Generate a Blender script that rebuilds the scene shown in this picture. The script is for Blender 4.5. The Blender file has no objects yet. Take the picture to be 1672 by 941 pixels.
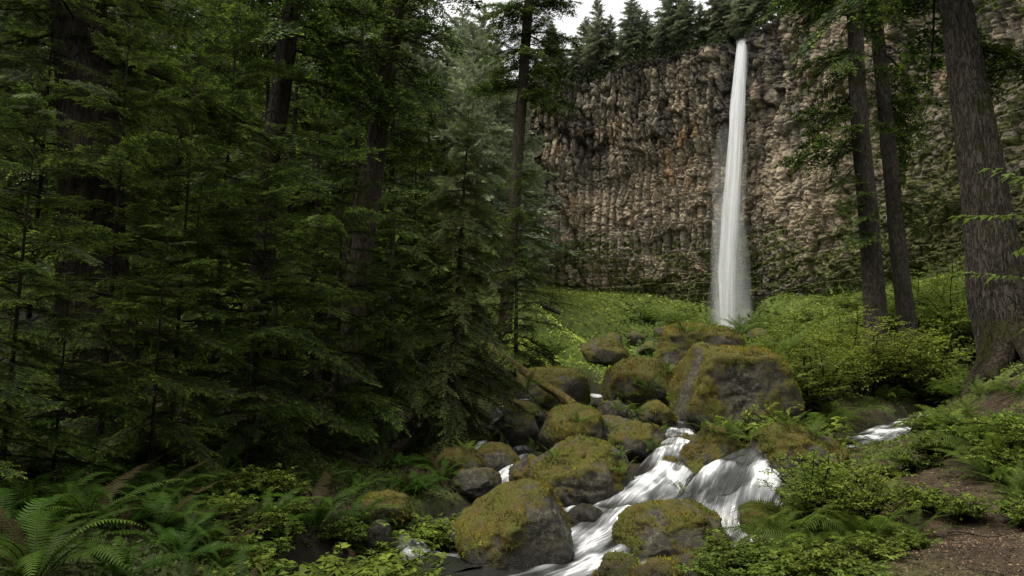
import bpy, math, random
import numpy as np
from mathutils import Vector, Matrix
PI = math.pi
SC = bpy.context.scene
COL = SC.collection
rng = np.random.default_rng(7)

# ------------------------------------------------------------------ camera model (used for laying the place out)
CAM = np.array([0.0, 0.0, 2.0]); F = 1115.0; PITCH = math.radians(8.0)
SP, CP = math.sin(PITCH), math.cos(PITCH)
def P(x, y, d):
    cx = (x - 836.0) / F; cy = (470.5 - y) / F
    k = d / (CP - cy * SP)
    return np.array([cx * k, d, CAM[2] + (SP + cy * CP) * k])

# ------------------------------------------------------------------ noise
def _h(ix, iy, iz, s):
    with np.errstate(over='ignore'):
        n = (ix.astype(np.int64).astype(np.uint32) * np.uint32(374761393) + iy.astype(np.int64).astype(np.uint32) * np.uint32(668265263)
             + iz.astype(np.int64).astype(np.uint32) * np.uint32(2246822519) + np.uint32((s * 3266489917 + 12345) % 4294967296))
        n = (n ^ (n >> np.uint32(15))) * np.uint32(2246822519)
        n = (n ^ (n >> np.uint32(13))) * np.uint32(3266489917)
        n = n ^ (n >> np.uint32(16))
    return n.astype(np.float64) / 4294967296.0
def vnoise(p, seed=0):
    p = np.asarray(p, float); i = np.floor(p); f = p - i; f = f * f * f * (f * (f * 6 - 15) + 10)
    x, y, z = i[..., 0], i[..., 1], i[..., 2]; u, v, w = f[..., 0], f[..., 1], f[..., 2]
    r = 0
    for a in (0, 1):
        for b in (0, 1):
            for c in (0, 1):
                r = r + _h(x + a, y + b, z + c, seed) * (u if a else 1 - u) * (v if b else 1 - v) * (w if c else 1 - w)
    return r * 2 - 1
def fbm(p, oct=4, seed=0, gain=0.5):
    p = np.asarray(p, float); r = 0; a = 1; t = 0
    for o in range(oct):
        r = r + a * vnoise(p * 2 ** o + o * 17.3, seed + o); t += a; a *= gain
    return r / t
def voro2(u, v, seed=0):
    iu, iv = np.floor(u), np.floor(v); F1 = np.full(u.shape, 9.0); F2 = np.full(u.shape, 9.0)
    R = [np.zeros(u.shape) for _ in range(4)]; DU = np.zeros(u.shape); DV = np.zeros(u.shape)
    z0 = np.zeros(u.shape)
    for a in (-1, 0, 1):
        for b in (-1, 0, 1):
            cu, cv = iu + a, iv + b
            du = cu + 0.1 + 0.8 * _h(cu, cv, z0, seed) - u; dv = cv + 0.1 + 0.8 * _h(cu, cv, z0 + 1, seed) - v
            d = np.maximum(np.abs(du), np.abs(dv)) * 0.6 + np.hypot(du, dv) * 0.4
            n = d < F1
            F2 = np.where(n, F1, np.minimum(F2, d)); F1 = np.where(n, d, F1)
            DU = np.where(n, du, DU); DV = np.where(n, dv, DV)
            for k in range(4): R[k] = np.where(n, _h(cu, cv, z0 + 2 + k, seed), R[k])
    return F1, F2, R, DU, DV
def sstep(a, b, x):
    t = np.clip((x - a) / (b - a), 0, 1); return t * t * (3 - 2 * t)

# ------------------------------------------------------------------ mesh helpers
class MB:
    def __init__(s): s.v = []; s.t = []; s.q = []; s.c = []; s.n = 0
    def add(s, v, tris=None, quads=None, col=(0, 0, 0)):
        v = np.asarray(v, float).reshape(-1, 3)
        if tris is not None and len(tris): s.t.append(np.asarray(tris, np.int64).reshape(-1, 3) + s.n)
        if quads is not None and len(quads): s.q.append(np.asarray(quads, np.int64).reshape(-1, 4) + s.n)
        c = np.asarray(col, float)
        if c.ndim == 1: c = np.tile(c, (len(v), 1))
        s.c.append(c); s.v.append(v); s.n += len(v)
    def arrays(s):
        V = np.concatenate(s.v) if s.v else np.zeros((0, 3)); C = np.concatenate(s.c) if s.c else np.zeros((0, 3))
        T = np.concatenate(s.t) if s.t else np.zeros((0, 3), np.int64); Q = np.concatenate(s.q) if s.q else np.zeros((0, 4), np.int64)
        return V, T, Q, C
    def addm(s, arr, M=None, off=None, tint=None):
        V, T, Q, C = arr
        if M is not None: V = V @ np.asarray(M).T
        if off is not None: V = V + off
        s.add(V, T, Q, C if tint is None else C * tint)
    def build(s, name, mat, parent=None, smooth=False, uv=None, attrs=None):
        V, T, Q, C = s.arrays()
        me = bpy.data.meshes.new(name)
        nt, nq = len(T), len(Q)
        me.vertices.add(len(V)); me.vertices.foreach_set('co', V.astype(np.float32).ravel())
        me.loops.add(nt * 3 + nq * 4); me.polygons.add(nt + nq)
        me.loops.foreach_set('vertex_index', np.concatenate([T.ravel(), Q.ravel()]).astype(np.int32))
        ls = np.concatenate([np.arange(nt) * 3, nt * 3 + np.arange(nq) * 4]).astype(np.int32)
        me.polygons.foreach_set('loop_start', ls)
        if smooth: me.polygons.foreach_set('use_smooth', np.ones(nt + nq, bool))
        a = me.color_attributes.new('Col', 'FLOAT_COLOR', 'POINT')
        a.data.foreach_set('color', np.concatenate([C, np.ones((len(C), 1))], 1).astype(np.float32).ravel())
        for k, val in (attrs or {}).items():
            at = me.attributes.new(k, 'FLOAT', 'POINT'); at.data.foreach_set('value', np.asarray(val, np.float32).ravel())
        if uv is not None:
            idx = np.concatenate([T.ravel(), Q.ravel()]); l = me.uv_layers.new(name='UVMap')
            l.data.foreach_set('uv', uv[idx].astype(np.float32).ravel())
        me.update(calc_edges=True); me.validate()
        me.materials.append(mat)
        o = bpy.data.objects.new(name, me); COL.objects.link(o)
        if parent: o.parent = parent
        return o
def tag(o, label=None, cat=None, group=None, kind=None):
    if label: o['label'] = label
    if cat: o['category'] = cat
    if group: o['group'] = group
    if kind: o['kind'] = kind
    return o
def thing(name, loc, label, cat, group=None, rz=0):
    o = bpy.data.objects.new(name, None); COL.objects.link(o); o.empty_display_size = 0.2
    o.location = loc; o.rotation_euler = (0, 0, rz)
    return tag(o, label, cat, group)
def grid_quads(n, m, wrap=False):
    i, j = np.meshgrid(np.arange(n - 1), np.arange(m if wrap else m - 1), indexing='ij')
    jn = (j + 1) % m
    return np.stack([i * m + j, i * m + jn, (i + 1) * m + jn, (i + 1) * m + j], -1).reshape(-1, 4)
def spline(pts, n):
    pts = np.asarray(pts, float); k = len(pts); t = np.linspace(0, k - 1, n); i = np.clip(np.floor(t).astype(int), 0, k - 2); f = (t - i)[:, None]
    g = lambda a: pts[np.clip(a, 0, k - 1)]
    p0, p1, p2, p3 = g(i - 1), g(i), g(i + 1), g(i + 2)
    return 0.5 * (2 * p1 + (p2 - p0) * f + (2 * p0 - 5 * p1 + 4 * p2 - p3) * f ** 2 + (3 * p1 - 3 * p2 + p3 - p0) * f ** 3)
def tube(pts, rad, seg=8, ridges=None):
    pts = np.asarray(pts, float); n = len(pts); rad = np.broadcast_to(np.asarray(rad, float), (n,))
    tg = np.gradient(pts, axis=0); tg /= np.linalg.norm(tg, axis=1)[:, None] + 1e-9
    ref = np.array([0.0, 1, 0]) if abs(tg[:, 1]).mean() < 0.8 else np.array([1.0, 0, 0])
    a = np.cross(tg, ref); a /= np.linalg.norm(a, axis=1)[:, None] + 1e-9; b = np.cross(tg, a)
    th = np.linspace(0, 2 * PI, seg, endpoint=False)
    R = rad[:, None] * np.ones(seg)
    if ridges is not None: R = R * ridges(th[None, :] * np.ones((n, 1)), np.arange(n)[:, None] * np.ones(seg), pts)
    V = pts[:, None, :] + R[..., None] * (np.cos(th)[None, :, None] * a[:, None, :] + np.sin(th)[None, :, None] * b[:, None, :])
    return V.reshape(-1, 3), grid_quads(n, seg, True)
def rotz(a): c, s = math.cos(a), math.sin(a); return np.array([[c, -s, 0], [s, c, 0], [0, 0, 1]])
def roty(a): c, s = math.cos(a), math.sin(a); return np.array([[c, 0, s], [0, 1, 0], [-s, 0, c]])
def rotx(a): c, s = math.cos(a), math.sin(a); return np.array([[1, 0, 0], [0, c, -s], [0, s, c]])

# ------------------------------------------------------------------ materials
def newmat(name):
    m = bpy.data.materials.new(name); m.use_nodes = True; nt = m.node_tree; nt.nodes.clear()
    out = nt.nodes.new('ShaderNodeOutputMaterial'); return m, nt, out
def N(nt, kind, **kw):
    n = nt.nodes.new(kind)
    for k, v in kw.items():
        if k.startswith('i_'): n.inputs[k[2:].replace('_', ' ')].default_value = v
        else: setattr(n, k, v)
    return n
def L(nt, a, b): nt.links.new(a, b)
def mixc(nt, fac, a, b, mode='MIX'):
    n = nt.nodes.new('ShaderNodeMix'); n.data_type = 'RGBA'; n.blend_type = mode
    for s, v in ((0, fac), (6, a), (7, b)):
        if isinstance(v, bpy.types.NodeSocket): L(nt, v, n.inputs[s])
        else: n.inputs[s].default_value = v if s == 0 else (*v, 1)[:4]
    return n.outputs[2]
def ramp(nt, src, stops):
    r = nt.nodes.new('ShaderNodeValToRGB'); e = r.color_ramp.elements
    while len(e) < len(stops): e.new(0.5)
    for el, (p, c) in zip(e, stops):
        el.position = p; el.color = (c, c, c, 1) if not hasattr(c, '__len__') else (*c, 1)
    L(nt, src, r.inputs[0]); return r.outputs[0]
def noise(nt, scale, detail=4, vec=None, rough=0.55, dist=0):
    n = N(nt, 'ShaderNodeTexNoise'); n.inputs['Scale'].default_value = scale; n.inputs['Detail'].default_value = detail
    n.inputs['Roughness'].default_value = rough; n.inputs['Distortion'].default_value = dist
    if vec is not None: L(nt, vec, n.inputs['Vector'])
    return n.outputs[0]
def geo_pos(nt): return N(nt, 'ShaderNodeNewGeometry').outputs['Position']
def obj_pos(nt): return N(nt, 'ShaderNodeTexCoord').outputs['Object']
def attr(nt, name, out='Color'): return N(nt, 'ShaderNodeAttribute', attribute_name=name).outputs[out]
def principled(nt, out, col, rough=0.7, spec=0.3, bump=None, bstr=0.4, bdist=0.02):
    b = N(nt, 'ShaderNodeBsdfPrincipled')
    for s, v in (('Base Color', col), ('Roughness', rough), ('Specular IOR Level', spec)):
        if isinstance(v, bpy.types.NodeSocket): L(nt, v, b.inputs[s])
        else: b.inputs[s].default_value = v if not hasattr(v, '__len__') else (*v, 1)
    if bump is not None:
        bp = N(nt, 'ShaderNodeBump'); bp.inputs['Strength'].default_value = bstr; bp.inputs['Distance'].default_value = bdist
        L(nt, bump, bp.inputs['Height']); L(nt, bp.outputs[0], b.inputs['Normal'])
    L(nt, b.outputs[0], out.inputs[0]); return b

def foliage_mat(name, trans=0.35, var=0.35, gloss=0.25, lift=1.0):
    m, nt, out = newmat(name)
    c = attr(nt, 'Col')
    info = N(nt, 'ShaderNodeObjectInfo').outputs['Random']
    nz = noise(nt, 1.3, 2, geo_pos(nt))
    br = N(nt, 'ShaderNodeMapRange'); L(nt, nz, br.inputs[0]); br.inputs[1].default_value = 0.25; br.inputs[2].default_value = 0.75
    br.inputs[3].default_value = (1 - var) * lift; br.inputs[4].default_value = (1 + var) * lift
    if lift > 1: c = mixc(nt, 0.45, c, (0.12, 0.135, 0.10))  # grey-green mix and raised value paint aerial haze into distant needles
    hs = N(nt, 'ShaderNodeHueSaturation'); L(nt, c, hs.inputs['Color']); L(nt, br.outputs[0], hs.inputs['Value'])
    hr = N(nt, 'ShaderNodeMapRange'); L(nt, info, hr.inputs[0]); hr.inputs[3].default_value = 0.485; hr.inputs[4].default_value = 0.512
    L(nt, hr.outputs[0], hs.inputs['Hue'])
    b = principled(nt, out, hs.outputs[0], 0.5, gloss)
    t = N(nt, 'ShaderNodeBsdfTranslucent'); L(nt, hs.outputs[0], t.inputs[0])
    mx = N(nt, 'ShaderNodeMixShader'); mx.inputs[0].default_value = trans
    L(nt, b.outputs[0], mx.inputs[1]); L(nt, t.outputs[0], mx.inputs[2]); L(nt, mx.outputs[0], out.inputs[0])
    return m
def bark_mat(name, c1, c2, moss=0.0, scale=1.0):
    m, nt, out = newmat(name); p = obj_pos(nt)
    mp = N(nt, 'ShaderNodeMapping'); L(nt, p, mp.inputs[0]); mp.inputs['Scale'].default_value = (16 * scale, 16 * scale, 3.2 * scale)
    n1 = noise(nt, 1.3, 8, mp.outputs[0], 0.7, 1.0)
    nf = noise(nt, 0.75, 3, mp.outputs[0], 0.55, 0.5)
    ab = N(nt, 'ShaderNodeMath', operation='SUBTRACT'); L(nt, nf, ab.inputs[0]); ab.inputs[1].default_value = 0.5
    ab2 = N(nt, 'ShaderNodeMath', operation='ABSOLUTE'); L(nt, ab.outputs[0], ab2.inputs[0])
    crack = ramp(nt, ab2.outputs[0], [(0.0, 0.0), (0.07, 1.0)])
    c = mixc(nt, n1, c1, c2); c = mixc(nt, crack, mixc(nt, n1, tuple(0.45 * np.array(c1)), c1), c)
    if moss > 0:
        mn = ramp(nt, noise(nt, 1.7, 5, p), [(0.62 - moss * 0.4, 0.0), (0.72 - moss * 0.35, 1.0)])
        c = mixc(nt, mn, c, (0.034, 0.036, 0.010))
    c = mixc(nt, 1.0, c, attr(nt, 'Col'), 'MULTIPLY')
    h = N(nt, 'ShaderNodeMath', operation='ADD'); L(nt, crack, h.inputs[0]); L(nt, n1, h.inputs[1])
    principled(nt, out, c, 0.9, 0.15, h.outputs[0], 0.9, 0.03)
    return m
def rock_mat(name):
    m, nt, out = newmat(name); p = obj_pos(nt)
    n1 = noise(nt, 2.2, 8, p, 0.65); n2 = noise(nt, 14, 5, p, 0.7); n3 = noise(nt, 60, 3, p, 0.7)
    rock = mixc(nt, ramp(nt, n1, [(0.35, 0.0), (0.65, 1.0)]), (0.028, 0.025, 0.018), (0.095, 0.087, 0.066))
    rock = mixc(nt, ramp(nt, n2, [(0.5, 0.0), (0.62, 0.9)]), rock, (0.2, 0.19, 0.15))
    rock = mixc(nt, ramp(nt, n3, [(0.4, 0.7), (0.6, 0.0)]), rock, (0.03, 0.027, 0.022))
    mo = attr(nt, 'moss', 'Fac'); wet = attr(nt, 'wet', 'Fac')
    a = N(nt, 'ShaderNodeMath', operation='ADD'); L(nt, mo, a.inputs[0])
    s = N(nt, 'ShaderNodeMapRange'); L(nt, n2, s.inputs[0]); s.inputs[1].default_value = 0.3; s.inputs[2].default_value = 0.7; s.inputs[3].default_value = -0.3; s.inputs[4].default_value = 0.3
    L(nt, s.outputs[0], a.inputs[1]); mf = ramp(nt, a.outputs[0], [(0.38, 0.0), (0.6, 1.0)])
    mc = mixc(nt, ramp(nt, noise(nt, 3.1, 4, p), [(0.38, 0.0), (0.62, 1.0)]), (0.12, 0.085, 0.016), (0.10, 0.115, 0.015))
    mc = mixc(nt, ramp(nt, n3, [(0.3, 0.0), (0.7, 1.0)]), mc, (0.04, 0.036, 0.009))
    c = mixc(nt, mf, rock, mc)
    c = mixc(nt, wet, c, mixc(nt, 1.0, c, (0.3, 0.3, 0.3), 'MULTIPLY'))
    rg = N(nt, 'ShaderNodeMapRange'); L(nt, wet, rg.inputs[0]); rg.inputs[3].default_value = 0.85; rg.inputs[4].default_value = 0.28
    h = N(nt, 'ShaderNodeMath', operation='ADD'); L(nt, n2, h.inputs[0]); L(nt, n3, h.inputs[1])
    principled(nt, out, c, rg.outputs[0], 0.3, h.outputs[0], 0.7, 0.03)
    return m
def attr_mat(name, rough=0.9, nscale=30, amp=0.5, bstr=0.4, bdist=0.02, world=True, extra=None):
    m, nt, out = newmat(name); p = geo_pos(nt) if world else obj_pos(nt)
    n1 = noise(nt, nscale, 6, p, 0.7)
    mr = N(nt, 'ShaderNodeMapRange'); L(nt, n1, mr.inputs[0]); mr.inputs[1].default_value = 0.3; mr.inputs[2].default_value = 0.7; mr.inputs[3].default_value = 1 - amp; mr.inputs[4].default_value = 1 + amp
    hs = N(nt, 'ShaderNodeHueSaturation'); L(nt, attr(nt, 'Col'), hs.inputs['Color']); L(nt, mr.outputs[0], hs.inputs['Value'])
    principled(nt, out, hs.outputs[0], rough, 0.2, n1, bstr, bdist)
    return m
def water_mat():
    m, nt, out = newmat('silky_water'); uv = N(nt, 'ShaderNodeUVMap').outputs[0]
    def streak(su, sv, det, dist=0.4):
        mp = N(nt, 'ShaderNodeMapping'); L(nt, uv, mp.inputs[0]); mp.inputs['Scale'].default_value = (su, sv, 1)
        return noise(nt, 1.0, det, mp.outputs[0], 0.6, dist)
    a = streak(6, 0.9, 5, 0.9); b_ = b = streak(24, 1.3, 4, 0.5); fo = attr(nt, 'foam', 'Fac')
    s = N(nt, 'ShaderNodeMath', operation='MULTIPLY_ADD'); L(nt, a, s.inputs[0]); s.inputs[1].default_value = 0.55
    s2 = N(nt, 'ShaderNodeMath', operation='MULTIPLY_ADD'); L(nt, b, s2.inputs[0]); s2.inputs[1].default_value = 0.95; L(nt, s.outputs[0], s2.inputs[2])
    ad = N(nt, 'ShaderNodeMath', operation='ADD'); L(nt, s2.outputs[0], ad.inputs[0]); L(nt, fo, ad.inputs[1])
    f = ramp(nt, ad.outputs[0], [(0.70, 0.0), (1.05, 0.4), (1.55, 1.0)])
    s.inputs[2].default_value = -0.22
    thin = ramp(nt, fo, [(0.05, (0.022, 0.023, 0.021)), (0.55, (0.17, 0.177, 0.187))]); c = mixc(nt, f, thin, (0.55, 0.57, 0.60))
    rg = N(nt, 'ShaderNodeMapRange'); L(nt, f, rg.inputs[0]); rg.inputs[3].default_value = 0.18; rg.inputs[4].default_value = 0.7
    b = principled(nt, out, c, rg.outputs[0], 0.5, s2.outputs[0], 0.35, 0.06)
    ed = N(nt, 'ShaderNodeMath', operation='MULTIPLY_ADD'); L(nt, b_, ed.inputs[0]); ed.inputs[1].default_value = 1.6; L(nt, attr(nt, 'edge', 'Fac'), ed.inputs[2])
    al = ramp(nt, ed.outputs[0], [(0.55, 0.0), (0.95, 1.0)]); tr = N(nt, 'ShaderNodeBsdfTransparent'); mx = N(nt, 'ShaderNodeMixShader')
    L(nt, al, mx.inputs[0]); L(nt, tr.outputs[0], mx.inputs[1]); L(nt, b.outputs[0], mx.inputs[2]); L(nt, mx.outputs[0], out.inputs[0])
    return m
def fall_mat(name, lo, hi, edge, su=10, sv=0.5, amax=1.0, power=1.0, dist=0.3):
    m, nt, out = newmat(name); uv = N(nt, 'ShaderNodeUVMap').outputs[0]
    mp = N(nt, 'ShaderNodeMapping'); L(nt, uv, mp.inputs[0]); mp.inputs['Scale'].default_value = (su, sv, 1)
    n1 = noise(nt, 1.0, 5, mp.outputs[0], 0.6, dist)
    al = ramp(nt, n1, [(lo, 0.0), (hi, 1.0)])
    lw = N(nt, 'ShaderNodeLayerWeight'); lw.inputs[0].default_value = 0.5
    e = N(nt, 'ShaderNodeMapRange'); L(nt, lw.outputs['Facing'], e.inputs[0]); e.inputs[1].default_value = edge; e.inputs[2].default_value = 1.0; e.inputs[3].default_value = amax; e.inputs[4].default_value = 0.0
    pw = N(nt, 'ShaderNodeMath', operation='POWER'); L(nt, e.outputs[0], pw.inputs[0]); pw.inputs[1].default_value = power
    mu = N(nt, 'ShaderNodeMath', operation='MULTIPLY'); L(nt, al, mu.inputs[0]); L(nt, pw.outputs[0], mu.inputs[1])
    mu2 = N(nt, 'ShaderNodeMath', operation='MULTIPLY'); L(nt, mu.outputs[0], mu2.inputs[0]); L(nt, attr(nt, 'dens', 'Fac'), mu2.inputs[1])
    d = N(nt, 'ShaderNodeBsdfDiffuse'); d.inputs[0].default_value = (0.88, 0.9, 0.93, 1)
    t = N(nt, 'ShaderNodeBsdfTranslucent'); t.inputs[0].default_value = (0.88, 0.9, 0.93, 1)
    mx = N(nt, 'ShaderNodeMixShader'); mx.inputs[0].default_value = 0.35; L(nt, d.outputs[0], mx.inputs[1]); L(nt, t.outputs[0], mx.inputs[2])
    tr = N(nt, 'ShaderNodeBsdfTransparent'); m2 = N(nt, 'ShaderNodeMixShader'); L(nt, mu2.outputs[0], m2.inputs[0]); L(nt, tr.outputs[0], m2.inputs[1]); L(nt, mx.outputs[0], m2.inputs[2])
    L(nt, m2.outputs[0], out.inputs[0]); return m

M = dict(
    conifer=foliage_mat('conifer_needles', 0.32, 0.4, 0.1), conifer_far=foliage_mat('haze_paled_conifer_needles', 0.3, 0.25, 0.08, 1.6),  # far needles paled, aerial haze put into their colour
    conifer_haze=foliage_mat('haze_tinted_conifer_needles', 0.2, 0.15, 0.05, 2.2),  # stronger haze tint painted into the needle colour
    fern=foliage_mat('fern_fronds', 0.4, 0.35, 0.1), leaf=foliage_mat('broad_leaves', 0.45, 0.35, 0.18), moss=foliage_mat('moss_tufts', 0.25, 0.3, 0.05),
    cover=foliage_mat('ground_cover_leaves', 0.35, 0.35, 0.15),
    bark=bark_mat('conifer_bark', (0.034, 0.029, 0.023), (0.098, 0.085, 0.07), 0.16, 1.6), bark_dark=bark_mat('shaded_bark', (0.016, 0.013, 0.010), (0.042, 0.034, 0.027), 0.2), bark_moss=bark_mat('mossy_bark', (0.03, 0.025, 0.019), (0.075, 0.06, 0.046), 0.3),  # bark_dark is a darker bark copy with shade put into its colours
    rock=rock_mat('mossy_rock'), cliff=attr_mat('basalt_cliff', 0.9, 2.6, 0.5, 0.8, 0.25), ground=attr_mat('forest_soil', 0.95, 9, 0.5, 0.8, 0.06),
    litter=attr_mat('leaf_litter', 0.8, 20, 0.3, 0.1), water=water_mat(),
    fall=fall_mat('falling_water', 0.2, 0.62, 0.1, 5, 0.3, 0.95, 1.5, 1.4), veil=fall_mat('falling_veil', 0.40, 0.78, 0.0, 9, 0.45, 0.6, 1.6, 1.2), spray=fall_mat('spray_mist', -0.2, 0.8, 0.0, 1.2, 0.6, 0.9, 2.2, 1.0),
)

# ------------------------------------------------------------------ terrain
ctrl = [  # pixel x, pixel y, depth of a ground point
    (700, 935, 7.0), (800, 940, 7.2), (950, 895, 8.6), (1010, 845, 9.4), (1100, 760, 11.5), (1110, 715, 14), (1105, 690, 16), (1040, 670, 19), (975, 655, 23),
    (1170, 860, 9.1), (1230, 765, 10.8), (1330, 730, 13), (1400, 730, 14.5), (1480, 695, 17), (1560, 665, 22),
    (820, 690, 17), (850, 750, 14), (815, 810, 11), (740, 850, 9.3), (670, 900, 8.0),
    (1300, 940, 5.8), (1180, 930, 6.6), (1450, 900, 6.0), (1600, 900, 5.6), (1672, 860, 6.0), (1550, 745, 8.2), (1440, 752, 10.0), (1500, 728, 10.4), (1550, 690, 10.0), (1460, 722, 12.5), (1520, 700, 13), (1590, 645, 10.4), (1640, 605, 10.6), (1720, 560, 11), (1650, 720, 8.4), (1690, 790, 7.0),
    (1430, 590, 22), (1480, 565, 23), (1330, 640, 20), (1600, 560, 28), (1700, 560, 20), (1600, 490, 42), (1400, 480, 66), (1500, 470, 58), (1672, 460, 48), (1300, 590, 34), (1250, 560, 55),
    (1250, 500, 82), (1190, 562, 84), (1190, 580, 74), (1225, 572, 68), (1150, 570, 72), (1140, 505, 89), (1000, 482, 92), (900, 470, 97), (1100, 545, 66), (1050, 565, 48), (1000, 600, 33), (1180, 600, 28), (1250, 690, 16),
    (870, 640, 24), (900, 610, 33), (965, 578, 42), (860, 492, 40), (900, 522, 40), (940, 553, 40), (930, 600, 36), (980, 590, 50), (930, 575, 52), (880, 545, 52),(1020, 560, 58), (860, 560, 32), (1000, 530, 72), (780, 470, 50), (950, 520, 62), (880, 500, 62),
    (100, 960, 4.0), (300, 930, 4.8), (500, 930, 5.5), (600, 880, 7.2), (560, 800, 9), (650, 760, 12), (700, 690, 16), (400, 700, 12), (100, 760, 8), (400, 640, 16), (100, 560, 18), (600, 590, 24),
    (600, 480, 40), (300, 440, 40), (0, 400, 40), (700, 420, 62), (500, 330, 80), (760, 480, 75),
]
cp = np.array([P(*c) for c in ctrl])
cp = np.concatenate([cp, [[0, 0, 0.35], [-3, 1, 0.6], [3, 1, 0.55], [0, -8, 0.5], [-9, -8, 1.5], [9, -8, 1.5], [-9, 2, 1.8], [8, 3, 1.4], [12, 8, 3.0], [16, 14, 5.0],
      [-18, 10, 4.5], [-35, 30, 14], [-50, 60, 25], [60, 30, 14], [55, 50, 16], [20, 112, 16], [-30, 112, 20], [60, 90, 16]]])
def _ck(X, Y):
    yy = np.maximum(Y, -7) + 10; return np.stack([X / yy * 2.2, np.log(yy) * 2.2], -1)
_c = _ck(cp[:, 0], cp[:, 1])
_r = lambda a, b: np.sqrt(((a[:, None, :] - b[None, :, :]) ** 2).sum(-1) + 0.0004)
_A = _r(_c, _c); _n = len(_c); _B = np.concatenate([np.ones((_n, 1)), _c], 1)
_S = np.block([[_A + np.eye(_n) * 0.01, _B], [_B.T, np.zeros((3, 3))]])
_w = np.linalg.solve(_S, np.concatenate([cp[:, 2], np.zeros(3)]))
def rbf(X, Y):
    X = np.atleast_1d(np.asarray(X, float)); Y = np.atleast_1d(np.asarray(Y, float)); out = np.zeros(X.size); q = _ck(X.ravel(), Y.ravel())
    for i in range(0, len(q), 20000):
        qq = q[i:i + 20000]; out[i:i + 20000] = _r(qq, _c) @ _w[:_n] + _w[_n] + qq @ _w[_n + 1:]
    return out.reshape(X.shape)
# water courses: pixel x, y, depth, width (m), foam
COURSES = dict(
    upper=[(935, 640, 28, 1.2, .3), (975, 650, 23, 1.3, .45), (1030, 664, 20, 1.3, .3), (1085, 676, 17.5, 1.0, .4), (1107, 690, 15.5, 0.62, .5), (1108, 712, 13.6, 0.7, .5), (1102, 738, 11.9, 0.9, .35)],
    chute=[(1106, 728, 12.3, 0.7, .5), (1092, 752, 11.3, 0.8, .6), (1072, 785, 10.5, 0.85, .6), (1038, 815, 9.8, 1.05, .55), (1000, 842, 9.3, 1.6, .6)],
    pool=[(1045, 815, 9.85, 1.1, .7), (1000, 838, 9.3, 1.7, .5), (965, 872, 8.75, 2.0, .62), (915, 903, 8.1, 2.2, .62), (850, 930, 7.5, 2.4, .52), (760, 950, 6.9, 2.4, .42), (640, 985, 6.2, 2.2, .0)],
    fan=[(1258, 735, 11.2, 0.4, .25), (1232, 742, 10.5, 0.6, .4), (1208, 772, 9.9, 1.0, .5), (1183, 815, 9.3, 1.2, .5), (1172, 852, 8.95, 1.2, .5), (1160, 905, 8.6, 1.2, .5)],
    runout=[(1205, 826, 9.25, 0.5, .5), (1212, 850, 8.9, 0.45, .6), (1207, 880, 8.5, 0.6, .5), (1150, 905, 8.4, 0.9, .2), (1040, 915, 8.1, 1.2, .2), (960, 910, 8.0, 1.2, .2)],
    side=[(1560, 668, 21, 0.6, .3), (1490, 688, 17.5, 0.9, .6), (1440, 708, 15.5, 1.0, .65), (1395, 725, 14, 0.9, .5), (1330, 742, 13, 0.8, .3), (1262, 745, 12, 0.8, .3)],
    left_creek=[(935, 645, 27, .6, .2), (860, 655, 20, .6, .3), (818, 668, 17.5, .45, .45), (815, 690, 16, .5, .2), (858, 735, 14, .6, .5), (868, 745, 13.3, .55, .6), (834, 770, 12.2, .45, .65), (818, 790, 11.6, .42, .7), (815, 812, 11.1, .45, .4), (770, 835, 10, .6, .1), (700, 862, 9, .5, .1)],
    left_step=[(655, 862, 8.9, .35, .3), (672, 876, 8.5, .4, .5), (692, 908, 8.0, .5, .6), (715, 922, 7.6, .9, .3), (760, 935, 7.2, 1.2, .1)],
    trickle=[(800, 718, 14, .2, .2), (785, 728, 13.6, .22, .5), (775, 750, 13.2, .25, .5), (772, 760, 12.9, .3, .2)],
)
WP = []
for k, c in COURSES.items():
    p3 = np.array([np.append(P(a, b, d), w) for a, b, d, w, f in c]); WP.append(spline(p3, 40))
WPA = np.concatenate(WP)
def near_water(X, Y):
    X = np.asarray(X, float); Y = np.asarray(Y, float); sh = X.shape; x = X.ravel(); y = Y.ravel(); best = np.full(x.size, 1e9); zw = np.zeros(x.size)
    for i in range(0, x.size, 20000):
        d = np.hypot(x[i:i + 20000, None] - WPA[None, :, 0], y[i:i + 20000, None] - WPA[None, :, 1]) / (WPA[None, :, 3] * 0.5)
        j = d.argmin(1); best[i:i + 20000] = d[np.arange(len(j)), j]; zw[i:i + 20000] = WPA[j, 2]
    return best.reshape(sh), zw.reshape(sh)
def ground(X, Y, detail=True):
    X = np.atleast_1d(np.asarray(X, float)); Y = np.atleast_1d(np.asarray(Y, float))
    z = rbf(X, Y)
    bk = np.maximum(0, -7 - Y); z = z + 30 * (1 - np.exp(-bk * 1.0 / 30)) + 14 * sstep(13, 45, np.abs(X)) * sstep(16, -4, Y)  # unseen steep rise behind the camera, added to block low sky light
    dd = np.maximum(np.hypot(X, Y), 3)
    if detail:
        p = np.stack([X, Y, X * 0], -1)
        z = z + 0.9 * sstep(22, 60, dd) * fbm(p * 0.16, 3, 5) + 0.3 * sstep(9, 30, dd) * fbm(p * 0.5, 3, 6) + 0.10 * fbm(p * 1.1, 3, 9) * sstep(60, 30, dd)
    m = Y < 40
    if m.any():
        w, zw = near_water(X[m], Y[m]); k = 1 - sstep(0.9, 1.7, w)
        zz = z[m]; z[m] = zz * (1 - k) + np.minimum(zz, zw - 0.16) * k
    return z
def gz(x, y): return float(ground([x], [y])[0])

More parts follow.
